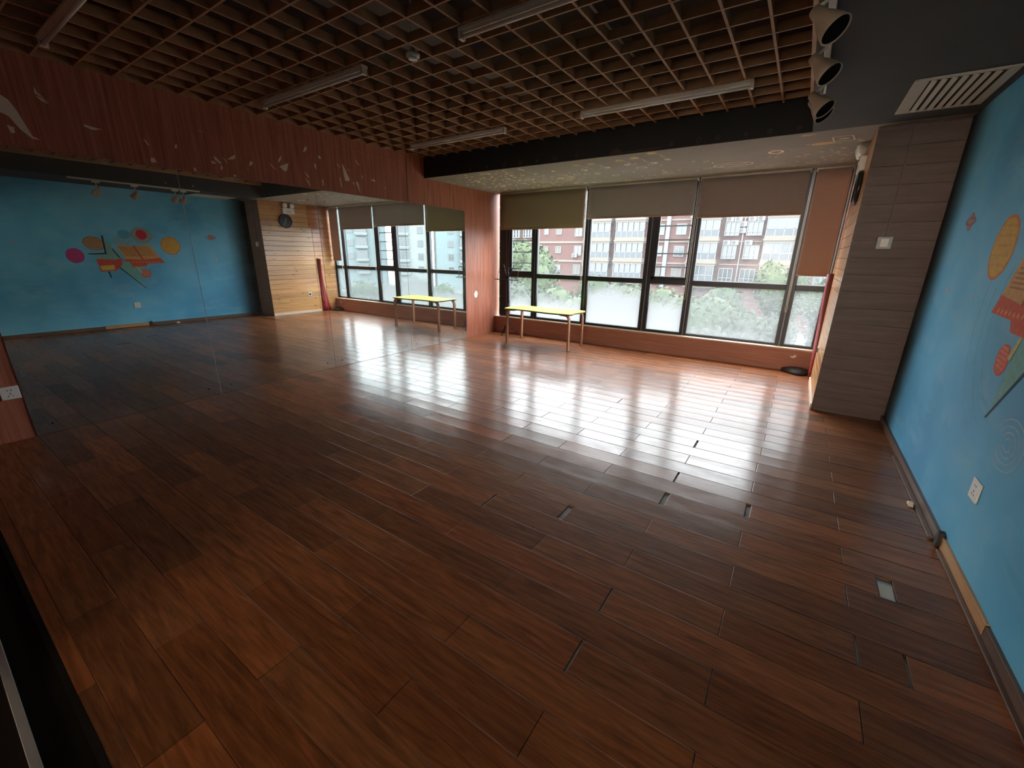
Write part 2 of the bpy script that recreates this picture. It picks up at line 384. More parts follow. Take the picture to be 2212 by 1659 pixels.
o = MB().box(0, W, 0.02, D, -0.06, -0.011).build('floor', M['subfloor'], loc=(0, 0, 0)); struct(o)
o = MB().box(-0.1, W + 0.1, -6.6, 0.02, -0.14, -0.012).build('floor', M['darktile'], loc=(0, 0, 0)); struct(o)
o = MB().box(0.0, W, 0.02, 0.04, -0.012, 0.0).build('trim_1', M['darktile']); struct(o)
o = MB().box(0.0, 4.6, -0.100, -0.076, -0.012, 0.004).build('trim_2', M['alu'], bevel=0.002); struct(o)
fp = MB().box(5.612, 5.667, Y0 + 3 * RP + 0.004, Y0 + 4 * RP - 0.05, -0.0105, -0.006).build('floor_box', M['grillew'])
tag(fp, 'small grey rectangular plate sunk in a slot of the floor boards near the blue wall', 'floor socket')

# ------------------------------------------------------------------ walls
wl = struct(MB().box(-0.12, 0, -6.6, 6.99, -0.02, 3.35).build('wall_left', M['lam'], loc=(0, 0, 0)))
# thin raised strips and panel seam
MB().box(0, 0.006, 2.40, 4.60, 2.742, 2.760).build('moulding', M['lam'], wl)
MB().box(0, 0.003, 4.667, 4.674, 2.223, 2.86).build('panel_seam', M['blacksheet'], wl)
MB().box(0, 0.004, 4.674, 4.680, 2.223, 2.86).build('panel_edge', M['lattice'], wl)
PL = {'p1': [(0.991, 2.66), (1.00, 2.625), (1.023, 2.60), (1.058, 2.553), (1.02, 2.596), (0.985, 2.612)], 'p1b': [(0.985, 2.60), (1.02, 2.588), (1.045, 2.556), (1.01, 2.57)],
 'big': [(0.76, 2.56), (0.80, 2.556), (0.838, 2.53), (0.866, 2.464), (0.888, 2.38), (0.908, 2.31), (0.945, 2.291), (0.905, 2.292), (0.853, 2.345), (0.814, 2.42), (0.77, 2.44)],
 'a': [(2.14, 2.395), (2.165, 2.38), (2.205, 2.335), (2.19, 2.33), (2.15, 2.36)], 'a2': [(2.197, 2.325), (2.208, 2.30), (2.192, 2.272), (2.185, 2.29)], 'b': [(2.345, 2.44), (2.335, 2.399), (2.262, 2.379), (2.31, 2.42)], 'b2': [(2.22, 2.40), (2.25, 2.37), (2.262, 2.345), (2.24, 2.37)],
 'c': [(2.50, 2.41), (2.51, 2.385), (2.47, 2.35), (2.475, 2.39)], 'd': [(2.835, 2.52), (2.82, 2.475), (2.785, 2.436), (2.795, 2.48)], 'e': [(2.79, 2.402), (2.90, 2.455), (2.875, 2.375), (2.85, 2.36)],
 'f': [(3.125, 2.665), (3.15, 2.655), (3.13, 2.62), (3.095, 2.60)], 'g': [(3.60, 2.57), (3.64, 2.50), (3.69, 2.40), (3.68, 2.372), (3.625, 2.372), (3.61, 2.45)], 'g2': [(3.66, 2.52), (3.70, 2.49), (3.675, 2.50)], 'h': [(3.78, 2.38), (3.815, 2.38), (3.84, 2.25)], 'h2': [(3.73, 2.37), (3.75, 2.37), (3.752, 2.33)],
 'i': [(3.085, 2.395), (3.12, 2.335), (3.135, 2.34), (3.11, 2.375)], 'i2': [(3.08, 2.33), (3.12, 2.30), (3.14, 2.23), (3.10, 2.30)], 'j': [(3.285, 2.60), (3.30, 2.60), (3.315, 2.585), (3.31, 2.565), (3.29, 2.565), (3.28, 2.58)], 'k': [(3.80, 2.645), (3.815, 2.64), (3.86, 2.585), (3.84, 2.59)],
 'l': [(2.68, 2.42), (2.70, 2.41), (2.76, 2.355), (2.72, 2.38)], 'm': [(2.43, 2.34), (2.45, 2.33), (2.475, 2.31)], 'n': [(3.52, 2.55), (3.545, 2.545), (3.58, 2.51), (3.545, 2.53)], 'o': [(3.545, 2.40), (3.555, 2.40), (3.575, 2.28), (3.56, 2.30)], 'p': [(4.02, 2.44), (4.08, 2.45), (4.10, 2.42), (4.05, 2.43)], 'q': [(4.25, 2.38), (4.262, 2.38), (4.28, 2.345)], 'r': [(3.22, 2.50), (3.24, 2.50), (3.235, 2.44), (3.22, 2.46)],
 's': [(1.22, 2.46), (1.25, 2.455), (1.33, 2.445), (1.27, 2.43), (1.225, 2.445)], 't': [(1.60, 2.43), (1.61, 2.43), (1.635, 2.385), (1.62, 2.39)], 'u': [(1.83, 2.43), (1.85, 2.44), (1.84, 2.40), (1.825, 2.40)], 'v': [(2.14 - .1, 2.40 + .2), (2.06, 2.598), (2.10, 2.58)],
 'w': [(1.62, 2.285), (1.65, 2.29), (1.66, 2.255), (1.62, 2.25)], 'x': [(0.79, 2.36), (0.825, 2.35), (0.82, 2.31), (0.80, 2.31)], 'y': [(3.30, 2.34), (3.315, 2.34), (3.31, 2.27), (3.30, 2.28)], 'z': [(6.19, 0.79), (6.235, 0.845), (6.275, 0.835), (6.30, 0.80), (6.285, 0.73), (6.235, 0.71), (6.20, 0.74)],
 'za': [(2.11, 2.35), (2.16, 2.33), (2.12, 2.32)], 'zb': [(3.88, 2.47), (3.89, 2.47), (3.90, 2.43), (3.89, 2.43)], 'zc': [(1.95, 2.23), (1.97, 2.23), (1.965, 2.26), (1.945, 2.255)], 'zd': [(2.3, 2.225), (2.32, 2.225), (2.32, 2.25), (2.3, 2.25)]}
b = MB()
fnx = lambda a, c, d: (d, a, c)
for q in PL.values(): b.poly(q, fnx, 0.0, 0.0008)
b.build('peeled_patch', M['patch'], wl)

# mirror panels
seams = [5.955, 4.575, 3.19, 1.80, 0.418]
where = ['mirror panel nearest the windows, reflecting the window bays and the green table', 'mirror panel second from the windows, reflecting the tall windows and pine boards', 'mirror panel third from the windows, reflecting the spotlights and pine boards', 'mirror panel farthest from the windows, reflecting the planets painted on the blue wall']
for i in range(4):
    y1, y0 = seams[i], seams[i + 1]
    mp_ = empty('mirror_panel', (0, (y0 + y1) / 2, 0), where[i], 'mirror', 'floor to lintel mirror panels on the left wall')
    MB().box(0.0005, 0.006, y0 + 0.0012, y1 - 0.0012, 0.002, 2.217).build('glass', M['mirror'], mp_)
    e = MB(); e.box(0.0004, 0.0066, y1 - 0.0032, y1 - 0.0012, 0.002, 2.217); 
    if i in (0,): pass
    e.build('edge', M['white'] if i == 3 else M['frameseal'], mp_)
    for (yy, zz) in ((y0 + 0.11, 0.083), (y1 - 0.11, 0.083), (y0 + 0.11, 2.09), (y1 - 0.11, 2.09)):
        MB().lathe([(0.0, 0.0085), (0.006, 0.008), (0.009, 0.006), (0.009, 0)], (0.0, yy, zz), (1, 0, 0), 12).build('screw_cap', M['darkplas'] if zz < 1 else M['frameseal'], mp_)
struct(MB().box(0, 0.009, 0.41, 5.962, 2.217, 2.228).build('trim_3', M['lam']))

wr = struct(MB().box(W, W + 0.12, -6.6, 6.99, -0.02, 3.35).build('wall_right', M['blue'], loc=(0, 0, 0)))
wf = MB(); wf.box(-0.12, 3.0, -0.75, -0.62, -0.02, 3.35); wf.box(5.9, W + .12, -0.75, -0.62, -0.02, 3.35); wf.box(3.0, 5.9, -0.75, -0.62, 2.05, 3.35)  # unseen door head set low to keep the fill lamp off the lattice
struct(wf.build('wall_front', M['lam'], loc=(0, 0, 0)))
struct(MB().box(-0.12, W + .12, -6.75, -6.6, -0.14, 3.35).build('wall_hall', M['cream'], loc=(0, 0, 0)))
# low wall under the windows
wb = MB(); wb.box(0.001, XC, D, 6.98, -0.02, 0.300); struct(wb.build('wall_back', M['lam_h'], loc=(0, 0, 0)))
struct(MB().box(0.001, XC, D - 0.006, 6.98, 0.300, 0.318).build('trim_4', M['cream'], bevel=0.002))
b = MB(); b.poly([(5.10, 0.222), (5.118, 0.214), (5.135, 0.216), (5.15, 0.232), (5.172, 0.238), (5.178, 0.222), (5.168, 0.20), (5.14, 0.188), (5.115, 0.196)], lambda a, c, d: (a, D - d, c), 0.0, 0.012)
tag(b.build('peeled_flake', M['white'], bevel=0.003), 'curled white flake sticking out of the low brown wall under the windows', 'paint flake')
# pillar
pc = MB(); pc.box(XC + 0.012, W, YC + 0.012, 6.99, -0.02, HL + 0.6); struct(pc.build('wall_pillar', M['void'], loc=(0, 0, 0)))
b = MB(); z = 0.0
pr = random.Random(5)
while z < HL:
    z1 = min(z + 0.152, HL); b.box(XC + 0.0002, W, YC, YC + 0.013, z + 0.0006, z1 - 0.0006); z = z1
struct(b.build('wall_pillar_front', M['pillar'], bevel=0.0015, loc=(0, 0, 0)))
b = MB(); z = 0.062; kx = 0
steps = [6.30, 6.34, 6.37]
while z < HL:
    z1 = min(z + 0.1115, HL)
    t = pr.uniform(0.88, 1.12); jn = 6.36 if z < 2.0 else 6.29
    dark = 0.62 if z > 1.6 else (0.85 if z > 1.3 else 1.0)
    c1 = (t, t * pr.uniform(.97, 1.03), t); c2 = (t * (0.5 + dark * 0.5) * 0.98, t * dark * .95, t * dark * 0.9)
    if 0.72 < z < 1.1 and kx % 5 == 2: c1 = (0.86, 0.80, 0.78)
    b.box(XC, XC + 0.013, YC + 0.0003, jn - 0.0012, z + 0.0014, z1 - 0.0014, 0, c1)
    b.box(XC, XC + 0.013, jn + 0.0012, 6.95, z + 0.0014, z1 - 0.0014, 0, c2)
    z = z1; kx += 1
b.box(XC, XC + 0.013, 6.38, 6.80, 0.001, 0.061, 0, (0.9, .9, .9))
struct(b.build('wall_pillar_side', M['pine'], bevel=0.0045, loc=(0, 0, 0)))
struct(MB().box(XC - 0.012, XC + 0.012, YC + 0.0, 6.376, 0.0, 0.062).build('baseboard_pillar', M['cream'], bevel=0.002))
# blue wall skirting: dark run, a broken joint, then a bare pine run
struct(MB().box(W - 0.016, W, -0.6, 2.21, 0.0, 0.066).build('baseboard_right', M['baseb'], bevel=0.002))
bb = struct(MB().box(W - 0.020, W, 2.95, YC - 0.002, 0.0, 0.062).build('baseboard_right', M['baseb'], bevel=0.002))
struct(MB().box(W - 0.014, W, 2.22, 2.90, 0.0, 0.070).build('baseboard_right', M['basepine'], bevel=0.002))
struct(MB().box(W - 0.046, W - 0.0205, 2.97, 4.2, 0.0, 0.014).build('trim_5', M['baseb'], bevel=0.003))
struct(MB().box(W - 0.034, W - 0.0145, 1.2, 2.86, 0.0, 0.012).build('trim_6', M['baseb'], bevel=0.003))
b = MB(); b.poly([(2.900, 0.0), (2.945, 0.0), (2.95, 0.05), (2.935, 0.09), (2.91, 0.085), (2.897, 0.045)], lambda a, c, d: (W - d, a, c), 0.001, 0.03)
tag(b.build('skirting_offcut', M['blacksheet'], bevel=0.004), 'black broken lump at the gap in the skirting under the blue wall', 'debris')
b = MB(); b.poly([(3.33, 0.002), (3.40, 0.002), (3.38, 0.02), (3.35, 0.03)], lambda a, c, d: (W - 0.05 - d, a, c), 0.001, 0.025)
tag(b.build('skirting_chip', M['patch'], bevel=0.002), 'small pale chip of broken trim on the floor by the dark skirting', 'debris')

# ------------------------------------------------------------------ ceilings
struct(MB().box(-0.12, W + .12, -6.7, 6.99, 3.35, 3.45).build('ceiling', M['void'], loc=(0, 0, 0)))
b = MB(); sw = 0.0085
x = 0.231
while x < 4.80:
    b.box(x - sw, x + sw, -0.6, YB - 0.001, ZG + 0.001, ZG + 0.058); x += 0.231
y = 2.165 - 0.2295 * 12
while y < YB - 0.05:
    if y > -0.55: b.box(0.002, 4.83, y - sw * .8, y + sw * .8, ZG, ZG + 0.057)
    y += 0.2295
b.box(0.0, 0.012, -0.6, YB, ZG, ZG + 0.057)
lat = struct(b.build('ceiling_lattice', M['lattice'], loc=(0, 0, 0)))
# pipe and duct lumps above the lattice
b = MB(); b.box(1.9, 2.35, 0.2, 4.6, 3.16, 3.35); b.box(3.3, 3.42, 0, 5, 3.25, 3.35); struct(b.build('ceiling_duct', plain('galvanised_duct', (0.16, 0.15, 0.14), 0.6), loc=(0, 0, 0)))
# rear soffit (painted underside with doodles, black front)
sf = MB(); sf.box(0.0, W, YB, 6.99, HL, 3.35, 0)
sof = struct(sf.build('ceiling_soffit_back', M['olive'], loc=(0, 0, 0)))
MB().box(0.001, XS, YB - 0.006, YB - 0.0001, HL + 0.002, ZG + 0.16).build('fascia', M['black'], sof)
s2 = MB(); s2.box(XS, W, -6.6, YB - 0.0002, HL + 0.0005, 3.35)
sor = struct(s2.build('ceiling_soffit_side', M['softgrey'], loc=(0, 0, 0)))
b = MB(); b.box(4.826, 4.853, -0.6, YB - 0.008, 2.835, 2.935); b.box(4.857, 4.8895, -0.6, YB - 0.008, 2.828, 2.935)
struct(b.build('trim_7', M['trimwood'], bevel=0.003))
struct(MB().box(0.0, XS, -6.6, -0.75, 2.6, 2.65).build('ceiling_hall', M['olive'], loc=(0, 0, 0)))
# doodles on the painted strip
rd = random.Random(11); dz = lambda a, c, d: (a, c, HL - d)
b = MB(); PAL = [(0.50, 0.42, 0.24), (0.46, 0.40, 0.33), (0.55, 0.46, 0.20), (0.40, 0.34, 0.30), (0.46, 0.30, 0.24), (0.30, 0.27, 0.22)]
def blob(x, y, r, c, n=9, sx=1.0): b.poly([(x + sx * r * math.cos(2 * PI * i / n) * rd.uniform(.7, 1.15), y + r * math.sin(2 * PI * i / n) * rd.uniform(.7, 1.15)) for i in range(n)], dz, 0.0001, 0.0009, 0, c)
def stroke(p, w, c):
    for (a1, b1), (a2, b2) in zip(p, p[1:]):
        dx, dy = a2 - a1, b2 - b1; l = math.hypot(dx, dy) + 1e-6; nx_, ny_ = -dy / l * w, dx / l * w
        b.poly([(a1 + nx_, b1 + ny_), (a2 + nx_, b2 + ny_), (a2 - nx_, b2 - ny_), (a1 - nx_, b1 - ny_)], dz, 0.0001, 0.0008, 0, c)
def curl(x, y, r, w, c, t=1.6): stroke([(x + r * (1 - .08 * i) * math.cos(i * .55 + t), y + r * (1 - .08 * i) * math.sin(i * .55 + t)) for i in range(11)], w, c)
for _ in range(150):
    x = abs(rd.gauss(0.95, 0.55)); y = rd.uniform(5.12, 6.6)
    if x > 2.3: continue
    blob(x, y, rd.uniform(0.012, 0.034), rd.choice(PAL), rd.choice([5, 6, 8]))
for _ in range(26): curl(rd.uniform(0.15, 2.0), rd.uniform(5.15, 6.7), rd.uniform(0.03, 0.09), 0.004, rd.choice(PAL))
for _ in range(34):
    x, y = rd.uniform(1.2, 3.9), rd.uniform(5.6, 6.7); curl(x, y, rd.uniform(0.03, 0.10), 0.005, rd.choice(PAL), rd.uniform(0, 6))
for _ in range(30): blob(rd.uniform(2.0, 4.0), rd.uniform(5.5, 6.6), rd.uniform(0.01, 0.022), rd.choice(PAL), 5)
for _ in range(60): blob(rd.uniform(4.5, 5.33), rd.uniform(5.45, 6.65), rd.uniform(0.008, 0.018), rd.choice(PAL), 4, 1.8)
for (x, y) in ((2.42, 5.30), (2.62, 5.30), (2.98, 5.30), (3.18, 5.25), (3.42, 5.12)):
    for i in range(6):
        a = i * PI / 3; blob(x + 0.03 * math.cos(a), y + 0.03 * math.sin(a), 0.026, (0.52, 0.44, 0.20), 8)
    stroke([(x + .02, y + .03), (x + 0.07, y + 0.12), (x + 0.06, y + 0.22), (x + 0.09, y + .30)], 0.004, (0.42, 0.38, 0.32))
for (x, y, r) in ((2.4, 5.62, .07), (2.72, 5.60, .06), (3.0, 5.55, .055), (3.32, 5.62, .06), (3.5, 5.50, .05)): curl(x, y, r, 0.006, (0.42, 0.37, 0.32)); blob(x, y + .02, .03, (0.45, 0.40, 0.30))
for (x, y, ra) in ((4.575, 5.72, 0.075), (1.83, 6.02, 0.045)): b.ring(x, y, ra, ra, 0.024, dz, 0.0001, 0.0009, 0, (0.62, 0.50, 0.38) if x > 3 else (0.55, 0.48, 0.25)); blob(x, y, 0.02, (0.03, 0.03, 0.03))
b.ring(4.1, 6.2, 0.22, 0.13, 0.014, dz, 0.0001, 0.0009, 0, (0.46, 0.36, 0.26)); stroke([(3.95, 6.24), (4.05, 6.15), (4.15, 6.24), (4.28, 6.12)], 0.008, (0.46, 0.36, 0.26))
for _ in range(12): x, y = rd.uniform(3.7, 4.7), rd.uniform(6.25, 6.6); stroke([(x + i * .06, y + rd.uniform(-.03, .03)) for i in range(5)], 0.005, (0.34, 0.30, 0.26))
blob(4.98, 5.55, 0.06, (0.40, 0.27, 0.14), 11, 2.0); blob(4.86, 5.12, 0.03, (0.40, 0.29, 0.2), 9, 2.2); blob(0.92, 6.25, 0.06, (0.10, 0.17, 0.19), 9)
stroke([(5.05, 5.32), (5.20, 5.32), (5.23, 5.52), (5.07, 5.53), (5.05, 5.32)], 0.006, (0.42, 0.37, 0.30)); blob(5.14, 5.42, 0.03, (0.44, 0.29, 0.2), 8, 1.5)
stroke([(4.55, 5.6), (5.3, 5.58)], 0.004, (0.34, 0.30, 0.25)); stroke([(1.94, 6.75), (1.97, 6.5), (1.9, 6.38)], 0.004, (0.5, 0.47, 0.42)); stroke([(1.97, 6.5), (2.2, 6.68)], 0.004, (0.5, 0.47, 0.42))
b.build('chalk_doodle', M['doodle'], sof)
b = MB(); dy = lambda a, c, d: (a, YB - 0.006 - d, c)
for i in range(14):
    x = [0.45, 0.9, 1.2, 1.5, 1.75, 2.0, 2.25, 2.55, 3.65, 3.92, 4.1, 4.35, 4.55, 4.78][i]; r = rd.uniform(0.018, 0.034)
    c = rd.choice([(0.06, 0.035, 0.035), (0.05, 0.045, 0.04), (0.075, 0.03, 0.04)])
    b.ring(x, HL + 0.05, r, r, 0.006, dy, 0.0001, 0.0008, 0, c, 12); b.ring(x, HL + 0.05, r * .5, r * .5, 0.005, dy, 0.0001, 0.0008, 0, c, 10)
b.poly([(2.95, HL + .01), (3.0, HL + .06), (3.06, HL + .07), (3.12, HL + .03), (3.5, HL + .035), (3.6, HL + .02), (3.1, HL + .012)], dy, 0.0001, 0.0008, 0, (0.05, 0.028, 0.02))
b.build('faint_doodle', M['doodle'], sof)

# ------------------------------------------------------------------ windows
YW = 6.925   # inner face of the frame
bays = [(0.22, 0.86), (0.86, 1.90), (1.90, 2.975), (2.975, 3.63), (3.63, 4.945), (4.945, 5.345)]
mw = [0.065, 0.055, 0.05, 0.065, 0.05, 0.055, 0.022]
xs_m = [0.22, 0.86, 1.90, 2.975, 3.63, 4.945, 5.345]
for i, x in enumerate(xs_m):
    h = mw[i]; b = MB(); x0 = x - h if i else 0.06
    b.box(x0, x - 0.008, YW, YW + 0.075, 0.318, HL); b.box(x + 0.008, x + h, YW, YW + 0.075, 0.318, HL)
    b.box(x - 0.009, x + 0.009, YW + 0.008, YW + 0.07, 0.318, HL, 1)
    o = struct(b.build('trim_%d' % (8 + i), [M['frame'], M['frameseal']], bevel=0.003))
GL = {}
ug = [0.18, 0.19, 0.22, 0.24, 0.26, 0.4]
lg = [(0.32, (0.90, 0.45, 0.75)), (0.30, (0.90, 0.50, 0.78)), (0.32, (1.08, 0.72, 0.95)), (0.32, (0.98, 0.58, 0.92)), (0.55, (0.50, 0.33, 0.25)), (0.5, (1.1, 0.35, 0.20))]
for i, (xa, xb) in enumerate(bays):
    xl, xr = xa + mw[i], xb - mw[i + 1]
    w = empty('window_%d' % (i + 1), ((xa + xb) / 2, YW + 0.03, 0.318), kind='structure')
    b = MB(); b.box(xl, xr, YW + 0.004, YW + 0.07, 1.090, 1.165)
    b.box(xl, xr, YW + 0.004, YW + 0.07, 0.318, 0.350); b.box(xl, xr, YW + 0.004, YW + 0.07, HL - 0.05, HL)
    b.build('window_frame', M['frame'], w, bevel=0.003)
    zb = 1.165; xo, xp = xl, xr; zt = HL - 0.05
    if i in (0, 3):   # casement sash with guard bars outside
        sw_ = 0.05
        b = MB(); b.box(xl, xl + sw_, YW + 0.015, YW + 0.06, 1.165, HL - 0.05); b.box(xr - 0.022, xr, YW + 0.015, YW + 0.06, 1.165, HL - 0.05)
        b.box(xl, xr, YW + 0.015, YW + 0.06, 1.165, 1.205); b.box(xl, xr, YW + 0.015, YW + 0.06, HL - 0.09, HL - 0.05)
        b.build('sash', M['frame'], w, bevel=0.003)
        b = MB()
        for zz in (1.352, 1.552, 1.756, 1.96, 2.16, 2.36): b.box(xl - 0.02, xr + 0.02, YW + 0.085, YW + 0.103, zz - 0.010, zz + 0.010)
        b.build('guard_bar', M['bars'], w)
        xo, xp, zb, zt = xl + sw_, xr - 0.022, 1.205, HL - 0.09
    gu = MB(); gu.box(xo - .004, xp + .004, YW + 0.034, YW + 0.040, zb - .004, zt + .004)
    gu.mi = [1 if i_ != 2 else 0 for i_ in range(6)]; gu.build('pane', [glass('upper_pane_glass_%d' % i, ug[i], (1.55, 1.10, 0.16 if i in (1, 2, 4) else 0.08)), M['clear']], w)
    gd = MB(); gd.box(xl - .004, xr + .004, YW + 0.034, YW + 0.040, 0.346, 1.094)
    bs, fg = lg[i]
    gd.mi = [1 if i_ != 2 else 0 for i_ in range(6)]; gd.build('pane', [glass('lower_pane_glass_%d' % i, bs, fg, speck=(i == 5)), M['clear']], w)
    # narrow bright gasket line
    b = MB()
    for (a0, a1, c0, c1) in ((xl, xr, 0.352, 1.088), (xo, xp, zb + .002, zt - .002)):
        b.box(a0, a0 + 0.006, YW + 0.022, YW + 0.033, c0, c1); b.box(a1 - 0.006, a1, YW + 0.022, YW + 0.033, c0, c1); b.box(a0 + .006, a1 - .006, YW + 0.022, YW + 0.033, c0, c0 + 0.006); b.box(a0 + .006, a1 - .006, YW + 0.022, YW + 0.033, c1 - 0.006, c1)
    b.build('gasket', M['frameseal'], w)
# outer ledge below the windows
struct(MB().box(-0.2, W + .2, 6.99, 7.45, 0.16, 0.26).build('trim_16', plain('outer_ledge_concrete', (0.62, 0.58, 0.52), 0.8)))
struct(MB().box(-0.2, W + .2, 6.99, 7.2, -0.3, 0.16).build('wall_outer', M['cream'], loc=(0, 0, 0)))

# ------------------------------------------------------------------ roller blinds
def blind(x0, x1, zb, mat, label, chain_x=None, chain_z=0.9, y=6.855):
    r = empty('roller_blind', ((x0 + x1) / 2, y, zb), label, 'roller blind', 'roller blinds over the window bays')
    b = MB(); nx = 14
    vs_ = []
    for i in range(nx + 1):
        for j in range(9):
            a, c = i / nx, j / 8
            vs_.append((x0 + (x1 - x0) * a, y + 0.0025 * math.sin(a * 9 + zb * 5) * (1 - c), zb + (HL - 0.03 - zb) * c))
    fs = [(i * 9 + j, (i + 1) * 9 + j, (i + 1) * 9 + j + 1, i * 9 + j + 1) for i in range(nx) for j in range(8)]
    b.mesh(vs_, fs, 0, None, True); o = b.build('fabric', mat, r); sd = o.modifiers.new('solid', 'SOLIDIFY'); sd.thickness = 0.0012
    MB().tube([(x0, y + 0.002, zb - 0.004), (x1, y + 0.002, zb - 0.004)], 0.009, 10).build('bottom_bar', M['bent'], r)
    MB().tube([(x0 - .01, y + 0.022, HL - 0.028), (x1 + .01, y + 0.022, HL - 0.028)], 0.021, 14).build('roller', M['oldwhite'], r)
    if chain_x:
        pts = []; w = 0.028; top = HL - 0.03
        for k_ in range(10): pts.append((chain_x - w * 0.35, y - 0.012, top - (top - chain_z - .1) * k_ / 9))
        for k_ in range(1, 8):
            t = PI * k_ / 8; pts.append((chain_x - w * math.cos(t) * (.6), y - 0.012, chain_z + 0.1 - 0.10 * math.sin(t)))
        for k_ in range(10): pts.append((chain_x + w * .35, y - 0.014, chain_z + .1 + (top - chain_z - .1) * k_ / 9))
        MB().tube(pts, 0.0028, 6, cap=False).build('pull_chain', M['cord'], r)
    return r
blind(0.125, 1.845, 1.962, M['blind1'], 'olive grey roller blind over the two window bays nearest the left wall', 1.865, 0.90)
blind(1.905, 3.575, 2.098, M['blind2'], 'dark taupe roller blind second from the left wall, above the tall apartment view', 3.61, 0.88)
blind(3.625, 4.905, 2.058, M['blind3'], 'grey brown roller blind third from the left wall, over the widest pane', 4.945, 0.80)
blind(4.975, 5.325, 1.300, M['blind4'], 'reddish brown roller blind pulled lowest, over the narrow pane beside the pine boards')

# ------------------------------------------------------------------ ceiling lights
def batten():
    r = empty('tube_light', (0, 0, 0), 'x', 'ceiling light', 'unlit tube lights under the wooden ceiling lattice')
    b = MB(); prof = [(-0.030, 0.036), (0.030, 0.036), (0.030, 0.020), (0.012, 0.004), (-0.012, 0.004), (-0.030, 0.020)]
    n = len(prof); vs_ = [(x, p[0], p[1] - 0.036) for x in (-0.75, 0.75) for p in prof]
    b.mesh(vs_, [tuple(range(n)), tuple(range(n, 2 * n))] + [(i, (i + 1) % n, n + (i + 1) % n, n + i) for i in range(n)])
    b.build('housing', M['oldwhite'], r, bevel=0.002)
    MB().tube([(-0.735, -0.006, -0.049), (0.735, -0.006, -0.049)], 0.013, 14).build('tube', M['tubeglass'], r)
    for s in (-1, 1): MB().box(min(s * .752, s * .728), max(s * .752, s * .728), -0.026, 0.022, -0.064, -0.012).build('lamp_holder', M['oldwhite'], r, bevel=0.003)
    return r
bt = batten()
LT = [((1.25, 1.00), 'tube light nearest the camera at the top left corner of the photo'), ((3.72, 2.44), 'tube light cut by the top edge of the photo, right of the smoke detector'),
      ((1.25, 2.45), 'tube light close to the left wall, left of the smoke detector'), ((1.25, 4.32), 'tube light nearest the corner of the left wall and the black beam'),
      ((3.70, 4.28), 'tube light just in front of the middle of the black beam, nearest the side ceiling')]
for i, ((x, y), lb) in enumerate(LT):
    if i == 0: bt.location = (x, y, ZG); bt['label'] = lb
    else: copy_tree(bt, (x, y, ZG), lb)
sd_ = empty('smoke_detector', (2.425, 2.545, 2.86), 'round white smoke detector hanging in a cell of the wooden lattice', 'smoke detector')
MB().lathe([(0.026, 0.0), (0.032, 0.006), (0.048, 0.012), (0.05, 0.03), (0.043, 0.034), (0.02, 0.036), (0.01, 0.10)], (2.425, 2.545, 2.845)).build('body', M['oldwhite'], sd_)
MB().lathe([(0.0, 0), (0.030, 0.0), (0.033, 0.003), (0.033, 0.008)], (2.425, 2.545, 2.838)).build('sensor_cap', M['tubeglass'], sd_)
MB().tube([(2.425, 2.545, 2.93), (2.425, 2.545, 3.35)], 0.008, 8).build('conduit', M['oldwhite'], sd_)

# air grille
gv = empty('air_vent', (5.65, 4.36, HL), 'ivory ceiling air grille with long slats above the pillar', 'air vent')
gx0, gx1, gy0, gy1, gz = 5.415, 5.885, 3.975, 4.735, HL
b = MB(); b.box(gx0, gx0 + 0.075, gy0, gy1, gz - 0.012, gz); b.box(gx1 - 0.05, gx1, gy0, gy1, gz - 0.012, gz); b.box(gx0 + .075, gx1 - .05, gy0, gy0 + 0.03, gz - 0.012, gz); b.box(gx0 + .075, gx1 - .05, gy1 - 0.03, gy1, gz - 0.012, gz)
b.build('frame', M['grillew'], gv, bevel=0.003)
MB().box(gx0 + .06, gx1 - .04, gy0 + .02, gy1 - .02, gz - 0.002, gz - 0.0002).build('shadow_box', M['black'], gv)  # flat black sheet standing in for the shade behind the slats
for i in range(7):
    xx = gx0 + 0.098 + i * 0.047
    MB().bar((xx, gy0 + 0.03, gz - 0.012), (xx, gy1 - 0.03, gz - 0.012), 0.027, 0.003, up=(0.35, 0, 1)).build('slat', M['grillew'], gv)

# track and spotlights (above the frame, seen in the mirror)
tr_ = empty('light_track', (4.915, 2.95, HL - 0.03), 'long cream spotlight track along the edge of the side ceiling', 'light track')
MB().box(4.925, 4.955, 2.05, 3.88, HL - 0.026, HL - 0.0005).build('rail', M['oldwhite'], tr_, bevel=0.003)
def spot():
    r = empty('spotlight', (0, 0, 0), 'x', 'spotlight', 'white spotlights on the track at the side ceiling edge')
    MB().box(-0.016, 0.016, -0.05, 0.05, -0.030, -0.0005).build('adapter', M['oldwhite'], r, bevel=0.003)
    MB().tube([(0, 0, -0.03), (0, 0, -0.075), (-0.035, 0.0, -0.10), (-0.035, 0, -0.135)], 0.008, 8).build('arm', M['oldwhite'], r)
    d = Vector((0.62, -0.30, -0.72)).normalized(); o_ = (-0.03, 0, -0.125)
    MB().lathe([(0.012, -0.035), (0.022, -0.030), (0.026, -0.01), (0.028, 0.015), (0.040, 0.045), (0.052, 0.085), (0.057, 0.110), (0.055, 0.112), (0.050, 0.105), (0.034, 0.070), (0.0, 0.068)], o_, d, 28).build('head', M['lampbody'], r)
    MB().lathe([(0.0, 0.073), (0.034, 0.075), (0.0495, 0.1075), (0.0500, 0.1060)], o_, d, 28).build('lens', M['lensblk'], r)
    return r
so = spot(); sl = ['first cone spotlight on the ceiling edge track, at the top of the photo', 'second cone spotlight along the ceiling edge track from the top of the photo', 'third cone spotlight on the track, second nearest the black beam', 'cone spotlight at the end of the track, nearest the black beam']
